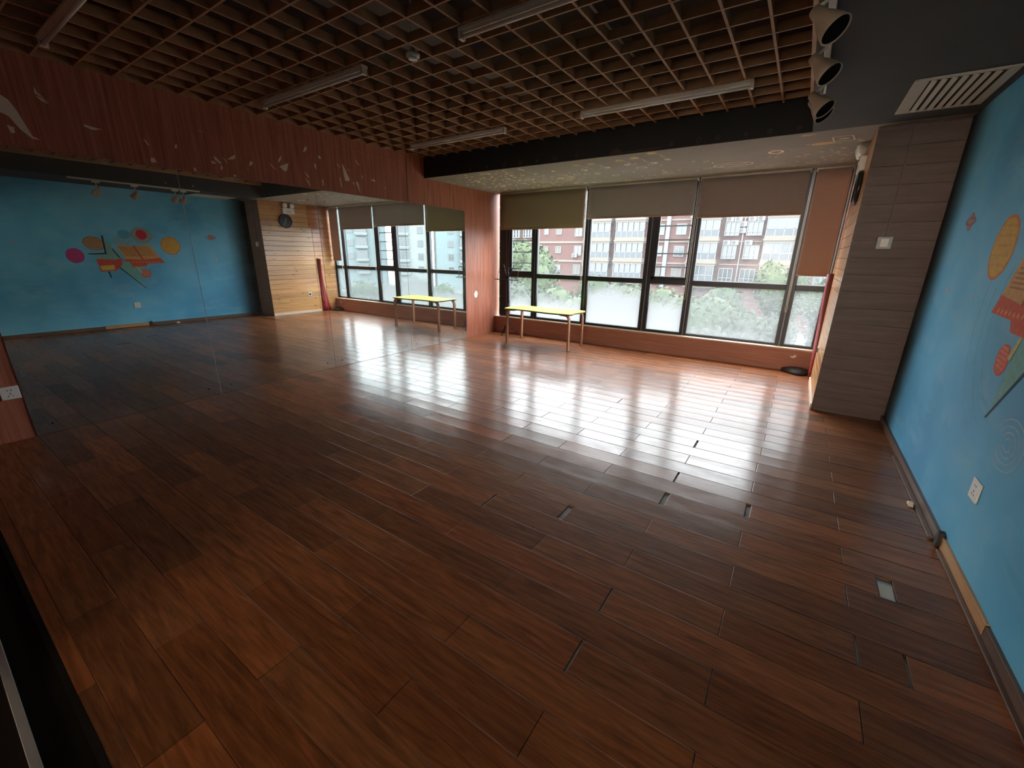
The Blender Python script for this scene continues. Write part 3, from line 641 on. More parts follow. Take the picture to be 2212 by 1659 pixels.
for i, y in enumerate((2.38, 2.88, 3.47, 3.60)):
    lb = 'white ' + sl[i]
    if i == 0: so.location = (4.94, y, HL - 0.026); so['label'] = lb
    else: copy_tree(so, (4.94, y, HL - 0.026), lb)

# ------------------------------------------------------------------ things on the pillar
ck = empty('wall_clock', (XC, 5.715, 2.025), 'round black wall clock on the pine boards, clearest in the mirror', 'clock')
MB().lathe([(0.155, 0), (0.160, 0.015), (0.155, 0.038), (0.140, 0.042), (0.138, 0.030)], (XC, 5.715, 2.185), (-1, 0, 0), 40).build('rim', M['darkplas'], ck)
MB().lathe([(0.0, 0.027), (0.139, 0.027), (0.139, 0.02)], (XC, 5.715, 2.185), (-1, 0, 0), 40).build('face', plain('clock_face', (0.022, 0.03, 0.034), 0.3), ck)
for i in range(12):
    b = MB(); a = i * PI / 6; p = Vector((XC - 0.0285, 5.715 + 0.112 * math.sin(a), 2.185 + 0.112 * math.cos(a))); q = Vector((XC - 0.0285, 5.715 + 0.125 * math.sin(a), 2.185 + 0.125 * math.cos(a)))
    b.bar(p, q, 0.008, 0.001, up=(1, 0, 0)); b.build('hour_mark', M['frameseal'], ck)
MB().bar((XC - 0.030, 5.715, 2.185), (XC - 0.030, 5.715 + 0.02, 2.185 + 0.062), 0.010, 0.002, up=(1, 0, 0)).build('hour_hand', M['white'], ck)
MB().bar((XC - 0.032, 5.715 - 0.005, 2.185 - 0.02), (XC - 0.032, 5.715 - 0.055, 2.185 - 0.095), 0.007, 0.002, up=(1, 0, 0)).build('minute_hand', M['white'], ck)
em = empty('emergency_light', (XC, 5.81, 2.345), 'white twin-lamp emergency light box above the clock on the pine boards', 'emergency light')
MB().box(XC - 0.05, XC, 5.67, 5.95, 2.345, 2.475).build('housing', M['white'], em, bevel=0.006)
for yy in (5.70, 5.87):
    o = MB().lathe([(0.018, -0.03), (0.045, -0.012), (0.055, 0.016), (0.052, 0.028), (0.0, 0.034)], (XC - 0.055, yy + 0.02, 2.535), (-0.9, -0.1, -0.3), 24).build('lamp_head', M['white'], em)
    MB().tube([(XC - 0.03, yy + .02, 2.47), (XC - 0.035, yy + .02, 2.51)], 0.010, 8).build('neck', M['white'], em)
MB().lathe([(0, .003), (0.006, 0.003), (0.006, 0)], (XC - 0.05, 5.81, 2.455), (-1, 0, 0), 12).build('indicator', M['darkplas'], em)
MB().box(XC - 0.0515, XC - 0.05, 5.76, 5.86, 2.385, 2.40).build('nameplate', M['frameseal'], em)
ps = empty('wall_socket', (XC, 6.112, 0.425), 'small white socket with a black face low on the pine boards', 'socket')
MB().box(XC - 0.008, XC, 6.062, 6.148, 0.418, 0.504).build('plate', M['white'], ps, bevel=0.002)
MB().box(XC - 0.016, XC - 0.008, 6.080, 6.130, 0.434, 0.488).build('insert', M['darkplas'], ps, bevel=0.002)
sw = empty('switch_box', (5.60, YC, 1.60), 'grey white switch box with a thin conduit on the dark pillar front', 'switch')
MB().box(5.545, 5.652, YC - 0.035, YC, 1.598, 1.702).build('box', plain('pale_grey_plastic', (0.34, 0.36, 0.35), 0.4), sw, bevel=0.004)
MB().box(5.570, 5.627, YC - 0.040, YC - 0.035, 1.615, 1.685).build('rocker', M['white'], sw, bevel=0.002)
MB().box(5.594, 5.606, YC - 0.012, YC, 1.702, HL - 0.001).build('conduit', M['pillar'], sw)
MB().box(5.375, 5.630, YC - 0.004, YC, 2.203, 2.208).build('cable', M['pillar'], sw)
def outlet(name, loc, fx, label):
    o = empty(name, loc, label, 'socket'); x, y, z = loc; s = fx
    MB().box(min(x, x + s * .009), max(x, x + s * .009), y - 0.052, y + 0.052, z - 0.052, z + 0.052).build('plate', M['white'], o, bevel=0.003)
    b = MB()
    for (dy_, dz_, w_, h_, a) in ((-0.010, 0.022, .004, .010, 0), (0.010, 0.022, .004, .010, 0), (0.0, -0.006, .004, .010, 0), (-0.012, -0.024, .004, .009, .5), (0.012, -0.024, .004, .009, -.5)):
        b.bar((x + s * .0095, y + dy_ - a * .004, z + dz_ - h_ / 2), (x + s * .0095, y + dy_ + a * .004, z + dz_ + h_ / 2), .003, .0012, up=(1, 0, 0))
    b.build('socket_slot', M['darkplas'], o); return o
outlet('wall_outlet', (W, 2.774, 0.426), -1, 'white square power outlet on the blue wall')
outlet('wall_outlet', (0.0, 0.360, 0.396), 1, 'white power outlet on the red wood wall at the left edge beside the mirror')

# ------------------------------------------------------------------ mural on the blue wall
mu = empty('wall_mural', (W, 2.8, 0.7), 'painted planets, open book and arrow shapes on the blue wall', 'mural')
fm = lambda lay: (lambda a, c, d: (W - 0.0004 - lay * 0.0005 - d, a, c))
def ell(cy, cz, ry, rz, rot=0, n=30, j=0.03):
    rr = random.Random(int(cy * 100)); P = []
    for i in range(n):
        t = 2 * PI * i / n; a = ry * math.cos(t) * rr.uniform(1 - j, 1 + j); c = rz * math.sin(t) * rr.uniform(1 - j, 1 + j)
        P.append((cy + a * math.cos(rot) - c * math.sin(rot), cz + a * math.sin(rot) + c * math.cos(rot)))
    return P
def planet(cy, cz, ry, rz, c, rim, nm='planet', rot=0, stripes=None):
    b = MB(); b.poly(ell(cy, cz, ry, rz, rot), fm(0), 0, .0004, 0, rim); b.poly(ell(cy, cz, ry * .9, rz * .9, rot), fm(1), 0, .0004, 0, c)
    if stripes:
        for i in range(5):
            yy = cz - rz * .6 + i * rz * .3; h = ry * .75 * math.sqrt(max(0.05, 1 - ((yy - cz) / rz) ** 2)); b.poly([(cy - h, yy), (cy + h, yy + .01), (cy + h * .9, yy + .022), (cy - h * .9, yy + .014)], fm(2), 0, .0004, 0, stripes)
    return b.build(nm, M['mural'], mu)
planet(2.078, 1.372, 0.122, 0.130, (0.50, 0.055, 0.20), (0.42, 0.06, 0.20))
planet(2.372, 1.590, 0.150, 0.120, (0.42, 0.26, 0.13), (0.40, 0.10, 0.05), rot=-0.25, stripes=(0.30, 0.17, 0.08))
planet(3.103, 1.765, 0.170, 0.150, (0.24, 0.33, 0.28), (0.28, 0.30, 0.25), 'halo'); 
o = MB(); o.poly(ell(3.10, 1.775, 0.085, 0.092), fm(3), 0, .0004, 0, (0.55, 0.02, 0.035)); o.build('red_sun', M['mural'], mu)
planet(3.545, 1.578, 0.170, 0.175, (0.62, 0.37, 0.07), (0.60, 0.20, 0.06), stripes=(0.62, 0.30, 0.08))
planet(3.035, 1.035, 0.078, 0.080, (0.62, 0.14, 0.08), (0.55, 0.10, 0.06), stripes=(0.68, 0.22, 0.14))
planet(4.313, 1.765, 0.052, 0.060, (0.46, 0.22, 0.14), (0.35, 0.12, 0.10)); MB().ring(4.313, 1.765, 0.105, 0.03, 0.012, fm(3), 0, .0004, 0, (0.35, 0.13, 0.12)).build('planet_ring', M['mural'], mu)
planet(4.35, 1.30, 0.03, 0.03, (0.45, 0.45, 0.5), (0.2, 0.3, 0.5), 'meteor'); planet(3.78, 1.29, 0.012, 0.015, (0.5, 0.5, 0.5), (0.3, 0.4, 0.5), 'star'); planet(1.38, 1.60, 0.05, 0.02, (0.28, 0.42, 0.52), (0.12, 0.36, 0.5), 'cloud')
# open book
b = MB(); b.poly([(2.665, 1.578), (2.93, 1.56), (3.19, 1.585), (3.325, 1.335), (3.02, 1.30), (2.78, 1.31)], fm(0), 0, .0004, 0, (0.60, 0.33, 0.12))
for i in range(8):
    t = i / 8; z = 1.545 - t * .19; b.poly([(2.70 + t * .09, z), (2.92 + t * .07, z - .005), (2.92 + t * .07, z - .015), (2.70 + t * .09, z - .010)], fm(1), 0, .0004, 0, (0.34, 0.13, 0.05)); b.poly([(2.96 + t * .06, z), (3.17 + t * .10, z + .005), (3.17 + t * .10, z - .005), (2.96 + t * .06, z - .010)], fm(1), 0, .0004, 0, (0.42, 0.18, 0.07))
b.build('book_page', M['mural'], mu)
b = MB(); b.poly([(2.78, 1.31), (3.02, 1.30), (3.325, 1.335), (3.385, 1.235), (3.10, 1.225), (3.06, 1.17), (2.85, 1.165), (2.82, 1.26), (2.70, 1.29)], fm(1), 0, .0004, 0, (0.60, 0.10, 0.045))
b.poly([(2.92, 1.56), (2.95, 1.56), (3.05, 1.30), (3.02, 1.30)], fm(2), 0, .0004, 0, (0.45, 0.08, 0.04))
for i in range(9): b.poly([(2.86 + i * .052, 1.255), (2.876 + i * .052, 1.27), (2.892 + i * .052, 1.25), (2.876 + i * .052, 1.238)], fm(2), 0, .0004, 0, (0.70, 0.26, 0.12))
b.build('book_cover', M['mural'], mu)
b = MB(); b.poly([(2.345, 1.315), (2.62, 1.30), (2.72, 1.33), (2.70, 1.20), (2.59, 1.095), (2.37, 1.085)], fm(1), 0, .0004, 0, (0.55, 0.08, 0.05)); b.poly([(2.375, 1.19), (2.585, 1.205), (2.575, 1.115), (2.39, 1.105)], fm(2), 0, .0004, 0, (0.62, 0.47, 0.07)); b.build('small_book', M['mural'], mu)
b = MB(); b.poly([(2.50, 1.725), (2.535, 1.70), (2.60, 1.56), (2.70, 1.36), (2.66, 1.305), (2.40, 1.31), (2.29, 1.405), (2.50, 1.41)], fm(0), 0, .0004, 0, (0.20, 0.38, 0.33)); b.build('arrow_body', M['mural'], mu)
b = MB(); b.poly([(2.50, 1.735), (2.525, 1.735), (2.515, 1.40), (2.27, 1.392), (2.25, 1.408), (2.49, 1.425)], fm(2), 0, .0004, 0, (0.02, 0.035, 0.05)); b.poly([(2.60, 1.50), (2.62, 1.50), (2.70, 1.33), (2.68, 1.33)], fm(2), 0, .0004, 0, (0.02, 0.04, 0.05)); b.build('arrow_outline', M['mural'], mu)
b = MB(); b.poly([(2.70, 1.27), (2.83, 1.285), (2.92, 1.10), (2.965, 0.80), (2.975, 0.765), (2.66, 1.14)], fm(0), 0, .0004, 0, (0.18, 0.42, 0.38)); b.build('kite_tail', M['mural'], mu)
b = MB(); b.poly([(2.64, 1.155), (2.66, 1.165), (2.99, 0.745), (2.975, 0.745)], fm(2), 0, .0004, 0, (0.02, 0.05, 0.09)); b.poly([(2.465, 1.085), (2.49, 1.085), (2.505, 0.965), (2.485, 0.965)], fm(2), 0, .0004, 0, (0.015, 0.03, 0.09)); b.build('kite_line', M['mural'], mu)
b = MB(); b.poly([(2.90, 1.165), (2.935, 1.165), (2.985, 1.055), (2.945, 1.045)], fm(2), 0, .0004, 0, (0.52, 0.48, 0.22)); b.build('bookmark', M['mural'], mu)
b = MB(); b.poly(ell(2.80, 1.66, 0.15, 0.09), fm(0), 0, .0004, 0, (0.20, 0.40, 0.50)); b.poly(ell(2.84, 1.77, 0.10, 0.08), fm(1), 0, .0004, 0, (0.10, 0.35, 0.50)); b.build('cloud', M['mural'], mu)
b = MB()
for r in (0.04, 0.075, 0.11, 0.15): b.ring(2.655, 0.715, r * 1.05, r * .8, 0.006, fm(0), 0, .0003, 0, (0.38, 0.50, 0.56), 30, 0.3, 2 * PI - (r * 4))
for (r, t0, t1) in ((0.50, -1.5, 0.5), (0.60, -1.3, 0.2), (0.72, -1.1, 0.35)): b.ring(2.85, 1.25, r, r, 0.005, fm(0), 0, .0003, 0, (0.22, 0.43, 0.54), 30, t0, t1)
b.build('chalk_ring', M['mural'], mu)
# swirl of airbrushed lighter blue, low on the camera side
b = MB()
for r, c in ((1.25, (0.055, 0.33, 0.52)), ): b.ring(1.2, 0.15, 1.15, 0.62, 0.30, fm(-.5), 0, .0002, 0, c, 40, 0.1, PI - .1)

# ------------------------------------------------------------------ green table
tb = empty('table', (1.47, 6.35, 0), 'low table with a lime green wavy top and bentwood legs under the window', 'table')
x0, x1, ya, yb_, H = 0.80, 2.115, 6.00, 6.62, 0.605
def outline(off=0):
    P = []
    n = 14
    for i in range(n + 1): t = i / n; P.append((x0 + .07 + (x1 - x0 - .14) * t, ya + 0.030 * math.sin(2 * PI * t) - off))
    for i in range(1, 6): t = -PI / 2 + PI / 2 * i / 6; P.append((x1 - .07 + (.07 + off) * math.cos(t), ya + .07 + (.07 + off) * math.sin(t)))
    n = 6
    for i in range(n + 1): t = i / n; P.append((x1 + off - 0.018 * math.sin(2 * PI * t), ya + .07 + (yb_ - ya - .14) * t))
    for i in range(1, 6): t = PI / 2 * i / 6; P.append((x1 - .07 + (.07 + off) * math.cos(t), yb_ - .07 + (.07 + off) * math.sin(t)))
    for i in range(15): t = i / 14; P.append((x1 - .07 - (x1 - x0 - .14) * t, yb_ + 0.030 * math.sin(2 * PI * t) + off))
    for i in range(1, 6): t = PI / 2 + PI / 2 * i / 6; P.append((x0 + .07 + (.07 + off) * math.cos(t), yb_ - .07 + (.07 + off) * math.sin(t)))
    for i in range(7): t = i / 6; P.append((x0 - off + 0.018 * math.sin(2 * PI * t), yb_ - .07 - (yb_ - ya - .14) * t))
    for i in range(1, 6): t = PI + PI / 2 * i / 6; P.append((x0 + .07 + (.07 + off) * math.cos(t), ya + .07 + (.07 + off) * math.sin(t)))
    return P
MB().poly(outline(0), lambda a, c, d: (a, c, d), H - 0.022, H - 0.002).build('table_edge', M['tedge'], tb, bevel=0.003)
MB().poly(outline(-0.002), lambda a, c, d: (a, c, d), H - 0.002, H + 0.001).build('table_top', M['lime'], tb)
for (lx, ly, sx) in ((0.84, 6.08, 1), (0.84, 6.60 - .04, 1), (2.075, 6.05, -1), (2.075, 6.56, -1)):
    b = MB(); pts = [(lx, ly, 0.0), (lx + sx * 0.004, ly, 0.46), (lx + sx * 0.010, ly, 0.53), (lx + sx * 0.030, ly, 0.562), (lx + sx * 0.065, ly, 0.577), (lx + sx * 0.17, ly, 0.581)]
    th = 0.013; wdt = 0.062; vs_ = []
    for i, p in enumerate(pts):
        p = Vector(p); q = Vector(pts[min(i + 1, 5)]) - Vector(pts[max(i - 1, 0)]); q.normalize(); nrm = Vector((q.z, 0, -q.x))
        w_ = wdt * (0.82 + 0.18 * min(1, p.z / .5))
        for (s_, t_) in ((-1, -1), (1, -1), (1, 1), (-1, 1)): vs_.append(p + Vector((0, 1, 0)) * s_ * w_ / 2 + nrm * t_ * th)
    fs = [(0, 1, 2, 3), (20, 21, 22, 23)] + [(i * 4 + j, i * 4 + (j + 1) % 4, (i + 1) * 4 + (j + 1) % 4, (i + 1) * 4 + j) for i in range(5) for j in range(4)]
    b.mesh(vs_, fs); b.build('leg', M['bent'], tb, bevel=0.003)

# ------------------------------------------------------------------ music stand
ms = empty('music_stand', (0.50, 6.60, 0), 'thin black folding music stand behind the green table by the left wall', 'music stand')
P0 = Vector((0.50, 6.60, 0))
MB().tube([(0.50, 6.6, 0.10), (0.50, 6.6, 0.62)], 0.014, 10).build('pole', M['standblk'], ms)
MB().tube([(0.50, 6.6, 0.62), (0.497, 6.6, 1.20)], 0.009, 8).build('upper_pole', M['standblk'], ms)
MB().tube([(0.46, 6.59, 0.865), (0.505, 6.6, 0.86)], 0.006, 8).build('clamp_knob', M['standblk'], ms)
for a in (0.45, 2.5, 4.5):
    f = P0 + Vector((math.cos(a) * .22, math.sin(a) * .16, 0.006)); kne = P0 + Vector((0, 0, 0.32))
    b = MB(); b.bar(kne, f, 0.016, 0.005); b.bar(P0 + Vector((0, 0, 0.11)), kne.lerp(f, .55), 0.014, 0.004); b.build('leg', M['standblk'], ms)
b = MB(); tilt = Vector((0.0, 0.10, 0.22))
A = Vector((0.24, 6.56, 1.055)); B = Vector((0.745, 6.56, 1.055))
b.tube([A, B], 0.008, 8); b.tube([A + Vector((0, -.045, 0)), B + Vector((0, -.045, 0))], 0.006, 8)
for t in (0.06, 0.94): p = A.lerp(B, t); b.tube([p + Vector((0, -.045, 0)), p, p + Vector((0.02 if t < .5 else .015, 0.04, 0.20))], 0.004, 6)
b.tube([A.lerp(B, .10) + Vector((.02, .04, .20)), A.lerp(B, .94) + Vector((.02, .04, .20))], 0.007, 6)
b.tube([A.lerp(B, .5), A.lerp(B, .36) + Vector((-.05, .06, .27))], 0.008, 6); b.tube([A.lerp(B, .5), A.lerp(B, .62) + Vector((.06, .06, .27))], 0.008, 6); b.tube([A.lerp(B, .5), A.lerp(B, .5) + Vector((.0, .05, .22))], 0.009, 8)
b.build('desk', M['standblk'], ms)

# ------------------------------------------------------------------ red and black sheets in the corner
rs = empty('warped_board', (5.30, 6.45, 0.0), 'narrow dark red board leaning on the pine boards in the window corner', 'board')
b = MB(); n = 12; vs_ = []
for i in range(n + 1):
    t = i / n; z = 0.004 + 1.33 * t
    bow = (1 - t) ** 2.4
    y_in, y_out = 6.42 + 0.01 * t, 6.468 + 0.20 * bow
    x_in, x_out = XC - 0.006, XC - 0.014 - 0.055 * t
    vs_ += [(x_in, y_in, z), (x_out, y_out, z)]
b.mesh(vs_, [(2 * i, 2 * i + 1, 2 * i + 3, 2 * i + 2) for i in range(n)], 0, None, True)
o = b.build('red_face', M['redsheet'], rs); sdm = o.modifiers.new('solid', 'SOLIDIFY'); sdm.thickness = 0.006
b = MB(); vs_ = []
for i in range(n + 1):
    t = i / n; z = 0.004 + 1.335 * t; bow = (1 - t) ** 2.4
    vs_ += [(XC - 0.004, 6.405, z), (XC - 0.010 - 0.05 * t, 6.415 + .10 * bow, z)]
b.mesh(vs_, [(2 * i, 2 * i + 1, 2 * i + 3, 2 * i + 2) for i in range(n)], 0, None, True); o = b.build('dark_edge', plain('dark_red_edge', (0.16, 0.02, 0.018), 0.5), rs); sdm = o.modifiers.new('solid', 'SOLIDIFY'); sdm.thickness = 0.004
rb = MB(); n = 12; vs_ = []
for i in range(n + 1):
    t = i / n; x = XC - 0.03 - 0.30 * t; w_ = 0.055 * math.sin(PI * min(1, 0.25 + t * .75)) + 0.004
    vs_ += [(x, 6.80 - 0.25 * math.sin(PI * t * .5 + .3) * (1 - t) - w_, 0.012), (x, 6.815 - 0.03 * (1 - t), 0.030 + 0.045 * math.sin(PI * (0.15 + .8 * t)))]
rb.mesh(vs_, [(2 * i, 2 * i + 1, 2 * i + 3, 2 * i + 2) for i in range(n)], 0, None, True)
o = rb.build('rubber_strip', M['blacksheet']); sdm = o.modifiers.new('solid', 'SOLIDIFY'); sdm.thickness = 0.006
tag(o, 'curled black strip lying on the floor at the foot of the low window wall', 'strip')

# ------------------------------------------------------------------ outdoors
TONE = 0.25
gmat = plain('pale_street_concrete', (0.20, 0.20, 0.19), 0.9, var=0.1)
g_ = MB().box(-160, 220, 7.5, 260, -7.2, -7.0).build('ground', gmat, loc=(0, 0, 0)); struct(g_)
MF = {'brick': laminate('red_brick_render', (0.125, 0.045, 0.035), (0.16, 0.06, 0.048), (0.19, 0.085, 0.07), (1.2, 1.2, 1.2), 0.85),
 'ledge': plain('cream_ledge', (0.25, 0.215, 0.17), 0.8), 'glassd': plain('facade_glass', (0.05, 0.075, 0.085), 0.15, spec=0.8, var=0.5, scale=0.7), 'wframe': plain('facade_white_frame', (0.27, 0.28, 0.28), 0.6),
 'rail': plain('balcony_panel', (0.06, 0.085, 0.105), 0.4, var=0.4, scale=2), 'pipe': plain('pale_blue_pipe', (0.24, 0.27, 0.32), 0.5), 'acw': plain('ac_white', (0.28, 0.285, 0.28), 0.5), 'acd': plain('ac_fan_dark', (0.08, 0.09, 0.10), 0.6),
 'grey': plain('grey_blue_tower_render', (0.26, 0.35, 0.37), 0.85, var=0.12, scale=.2), 'greyl': plain('pale_tower_bay', (0.42, 0.47, 0.47), 0.8, var=0.08, scale=.3), 'curtain': plain('drawn_curtain', (0.2, 0.195, 0.18), 0.9)}
YF = 60.0
bd = empty('apartment_building', (-14, YF, -7), 'long red brick apartment block with glazed balconies across the street', 'building')
b = MB(); b.box(-46, 9.5, YF, YF + 9, -7, 17); b.build('wall', MF['brick'], bd)
fl = [-4.5 + 2.72 * i for i in range(8)]        # floor ledge heights : -4.5,-1.78,0.94,3.66,6.38...
fl = [0.94 + 2.72 * i for i in range(-2, 6)]
for z in fl:
    MB().box(-46, -22.4, YF - 0.15, YF, z - .35, z - .08).build('band', MF['ledge'], bd); MB().box(-13.2, -7.9, YF - 0.12, YF, z - .30, z - .12).build('band', MF['ledge'], bd); MB().box(-3.9, 0.4, YF - 0.1, YF, z - .28, z - .14).build('band', MF['ledge'], bd)
MB().box(-10.85, -10.35, YF - .35, YF - .02, -7, 17).build('downpipe', MF['pipe'], bd)
MB().box(-1.78, -1.66, YF - .2, YF - .02, -7, 17).build('drainpipe', MF['wframe'], bd)
rw = random.Random(2)
def win(x0, x1, z0, z1, par, cols=2, y=YF, proud=0.12, frame='wframe', split=None):
    b = MB(); t = 0.07; f = y - proud
    b.box(x0, x1, f, y, z0, z0 + t); b.box(x0, x1, f, y, z1 - t, z1)
    for i in range(cols + 1): xx = x0 + (x1 - x0 - t) * i / cols; b.box(xx, xx + t, f, y, z0 + t, z1 - t)
    if split: b.box(x0 + t, x1 - t, f + .01, y, z0 + (z1 - z0) * split, z0 + (z1 - z0) * split + t * .8)
    o = b.build('window', MF[frame], par)
    MB().box(x0 + t * .5, x1 - t * .5, y - proud * .5, y - proud * .5 + .03, z0 + t * .5, z1 - t * .5).build('pane', MF['glassd'] if rw.random() < .75 else MF['curtain'], o); return o
def balcony(x0, x1, z, par, y=YF, cols=4):
    b = MB(); b.box(x0, x1, y - 1.2, y, z - .42, z + .38); b.box(x0 - .08, x1 + .08, y - 1.3, y, z - .16, z + .04); o = b.build('balcony', MF['ledge'], par)
    MB().box(x0 + .1, x1 - .1, y - 1.14, y - 1.1, z + .38, z + 1.15).build('rail_panel', MF['rail'], o)
    MB().box(x0 + .1, x1 - .1, y - 1.0, y - .96, z + 1.15, z + 2.3).build('pane', MF['glassd'], o)
    b = MB(); b.box(x0 + .05, x1 - .05, y - 1.17, y - .95, z + 1.12, z + 1.2)
    for i in range(cols + 1): xx = x0 + .05 + (x1 - x0 - .18) * i / cols; b.box(xx, xx + .08, y - 1.17, y - .94, z + .38, z + 2.3)
    b.build('mullion', MF['wframe'], o); return o
for z in fl[1:6]:
    balcony(-22.2, -18.2, z, bd, cols=4); balcony(-17.5, -13.4, z, bd, cols=5); balcony(-7.7, -4.2, z, bd, cols=4); balcony(0.65, 4.4, z, bd, cols=4)
    win(-12.4, -11.1, z + .65, z + 2.0, bd); win(-9.6, -8.3, z + .65, z + 2.0, bd)
    win(-3.75, -2.15, z + .45, z + 2.05, bd, 3, split=.25, proud=.5); win(-1.35, 0.3, z + .45, z + 2.05, bd, 3, split=.25, proud=.5)
    win(-24.2, -23.0, z + .6, z + 2.0, bd); win(-27.4, -26.4, z + .9, z + 1.9, bd); win(-29.5, -28.7, z + .9, z + 1.9, bd, 1)
    win(-35.6, -33.9, z + .5, z + 2.1, bd, 3, split=.3, proud=.4); win(-33.2, -31.6, z + .5, z + 2.1, bd, 3, split=.3, proud=.4); win(6.2, 7.6, z + .5, z + 2.0, bd)
def ac_unit():
    r = empty('air_conditioner', (0, 0, 0), 'x', 'air conditioner', 'outdoor air conditioner units on the brick block')
    MB().box(-.42, .42, -.32, 0, 0, .56).build('casing', MF['acw'], r, bevel=.02)
    MB().lathe([(0.0, 0.0), (0.22, 0.0), (0.22, .01)], (-.1, -.33, .28), (0, -1, 0), 20).build('fan_grille', MF['acd'], r)
    return r
ac = ac_unit(); first = True
spots_ = []
for zi, z in enumerate(fl[2:5]):
    fn_ = ['lowest', 'middle', 'top'][zi]
    spots_ += [(-3.35, z + 2.10, 'pair over the left bay windows, left unit, %s row' % fn_), (-2.45, z + 2.10, 'pair over the left bay windows, right unit, %s row' % fn_), (-0.95, z + 2.10, 'pair over the right bay windows, left unit, %s row' % fn_)]
    if zi > 0: spots_.append((-0.05, z + 2.10, 'pair over the right bay windows, right unit, %s row' % fn_))
spots_ += [(-1.85, fl[3] + 1.5, 'stacked pair between the bay windows, upper unit'), (-1.85, fl[3] + .75, 'stacked pair between the bay windows, lower unit'), (-24.0, fl[2] - .05 + .35, 'single unit below a small window beyond the treetop')]
for (x, z, lb) in spots_:
    lb = 'white outdoor air conditioner, ' + lb; yy = YF - (0.55 if x > -5 and abs(x + 1.85) > .1 else .0) + (0.0)
    yy = YF - 0.02
    if first: ac.location = (x, yy, z); ac['label'] = lb; first = False
    else: copy_tree(ac, (x, yy, z), lb)
# pink hoarding
pk = empty('pink_sign', (-5.95, 57.5, -7), 'pink sign board with white marks standing at street level', 'sign')
MB().box(-6.6, -5.3, 57.4, 57.5, -5.9, -4.5).build('board', plain('pink_board', (0.75, 0.16, 0.46), 0.6), pk); MB().box(-6.0, -5.9, 57.45, 57.5, -7, -5.9).build('post', MF['rail'], pk)
b = MB(); b.bar((-6.2, 57.38, -5.5), (-6.35, 57.38, -5.0), .08, .02, up=(0, 1, 0)); b.bar((-6.1, 57.38, -5.0), (-6.0, 57.38, -5.5), .08, .02, up=(0, 1, 0)); b.bar((-5.75, 57.38, -5.5), (-5.75, 57.38, -5.0), .08, .02, up=(0, 1, 0)); b.build('lettering', MF['wframe'], pk)
# grey-blue towers seen only in the mirror
def tower(cx, cy, ang, half, mat, label, zt, off=0.0, bay='greyl'):
    t = empty('apartment_tower', (cx, cy, -7), label, 'building'); t.rotation_euler.z = ang
    WL[t.name] = Vector((0, 0, 0))
    MB().box(-half, half, 0, 10, 0, zt + 7).build('wall', MF[mat], t)
    n = int(half * 2 / 3.4)
    for r in range(1, int((zt + 7) / 3)):
        z = r * 3.0 + 1.0
        for i in range(n):
            x = -half + 1.0 + i * (2 * half - 1) / n
            if (i % 3) == 1:
                b = MB(); b.box(x - .2, x + 2.6, -.9, 0, z - .5, z + .05); b.box(x - .3, x + 2.7, -1.0, 0, z - .2, z - .05); o = b.build('bay', MF[bay], t)
                b = MB()
                for k_ in range(4): b.box(x + .83 * k_, x + .83 * k_ + .09, -.8, -.7, z, z + 1.8)
                b.box(x, x + 2.55, -.8, -.7, z + 1.2, z + 1.27); b.box(x - .1, x + 2.65, -.85, 0, z + 1.8, z + 1.95); b.build('mullion', MF['wframe'], o); MB().box(x, x + 2.5, -.7, -.65, z, z + 1.8).build('pane', MF['glassd'], o)
            else:
                b = MB(); b.box(x, x + 1.3, -.12, 0, z, z + .1); b.box(x, x + 1.3, -.12, 0, z + 1.4, z + 1.5); b.box(x, x + .08, -.12, 0, z, z + 1.4); b.box(x + .6, x + .68, -.12, 0, z, z + 1.4); b.box(x + 1.22, x + 1.3, -.12, 0, z, z + 1.4)
                o = b.build('window', MF['wframe'], t); MB().box(x + .05, x + 1.25, -.06, -.03, z + .05, z + 1.45).build('pane', MF['glassd'], o)
    return t
def place_tower(s0, s1, d, mat, label, zt, bay='greyl'):
    c = Vector((72 + 0.67 * -1 * 0, 70)) ; tdir = Vector((-0.67, 0.74)); nd = Vector((0.74, 0.67))
    mid = Vector((72, 70)) + tdir * (s0 + s1) / 2 + nd * d
    tower(mid.x, mid.y, math.atan2(0.67, -0.74) + math.radians(-90) * 0 + 0, (s1 - s0) / 2, mat, label, zt, bay=bay)
def tower_at(s0, s1, d, mat, label, zt, bay='greyl'):
    tdir = Vector((0.67, -0.74)); nd = Vector((0.74, 0.67)); mid = Vector((72, 70)) - tdir * (s0 + s1) / 2 + nd * d
    tower(mid.x, mid.y, math.atan2(-0.74, 0.67), (s1 - s0) / 2, mat, label, zt, bay=bay)
tower_at(-22, -5, 8, 'grey', 'grey blue apartment tower seen in the mirror behind the widest pane', 13)
tower_at(-3, 5, 3, 'greyl', 'pale apartment tower with projecting bays seen in the middle of the mirrored windows', 13)
tower_at(7, 20, 0, 'grey', 'pale blue apartment tower seen in the mirror beside the red wood wall', 13)

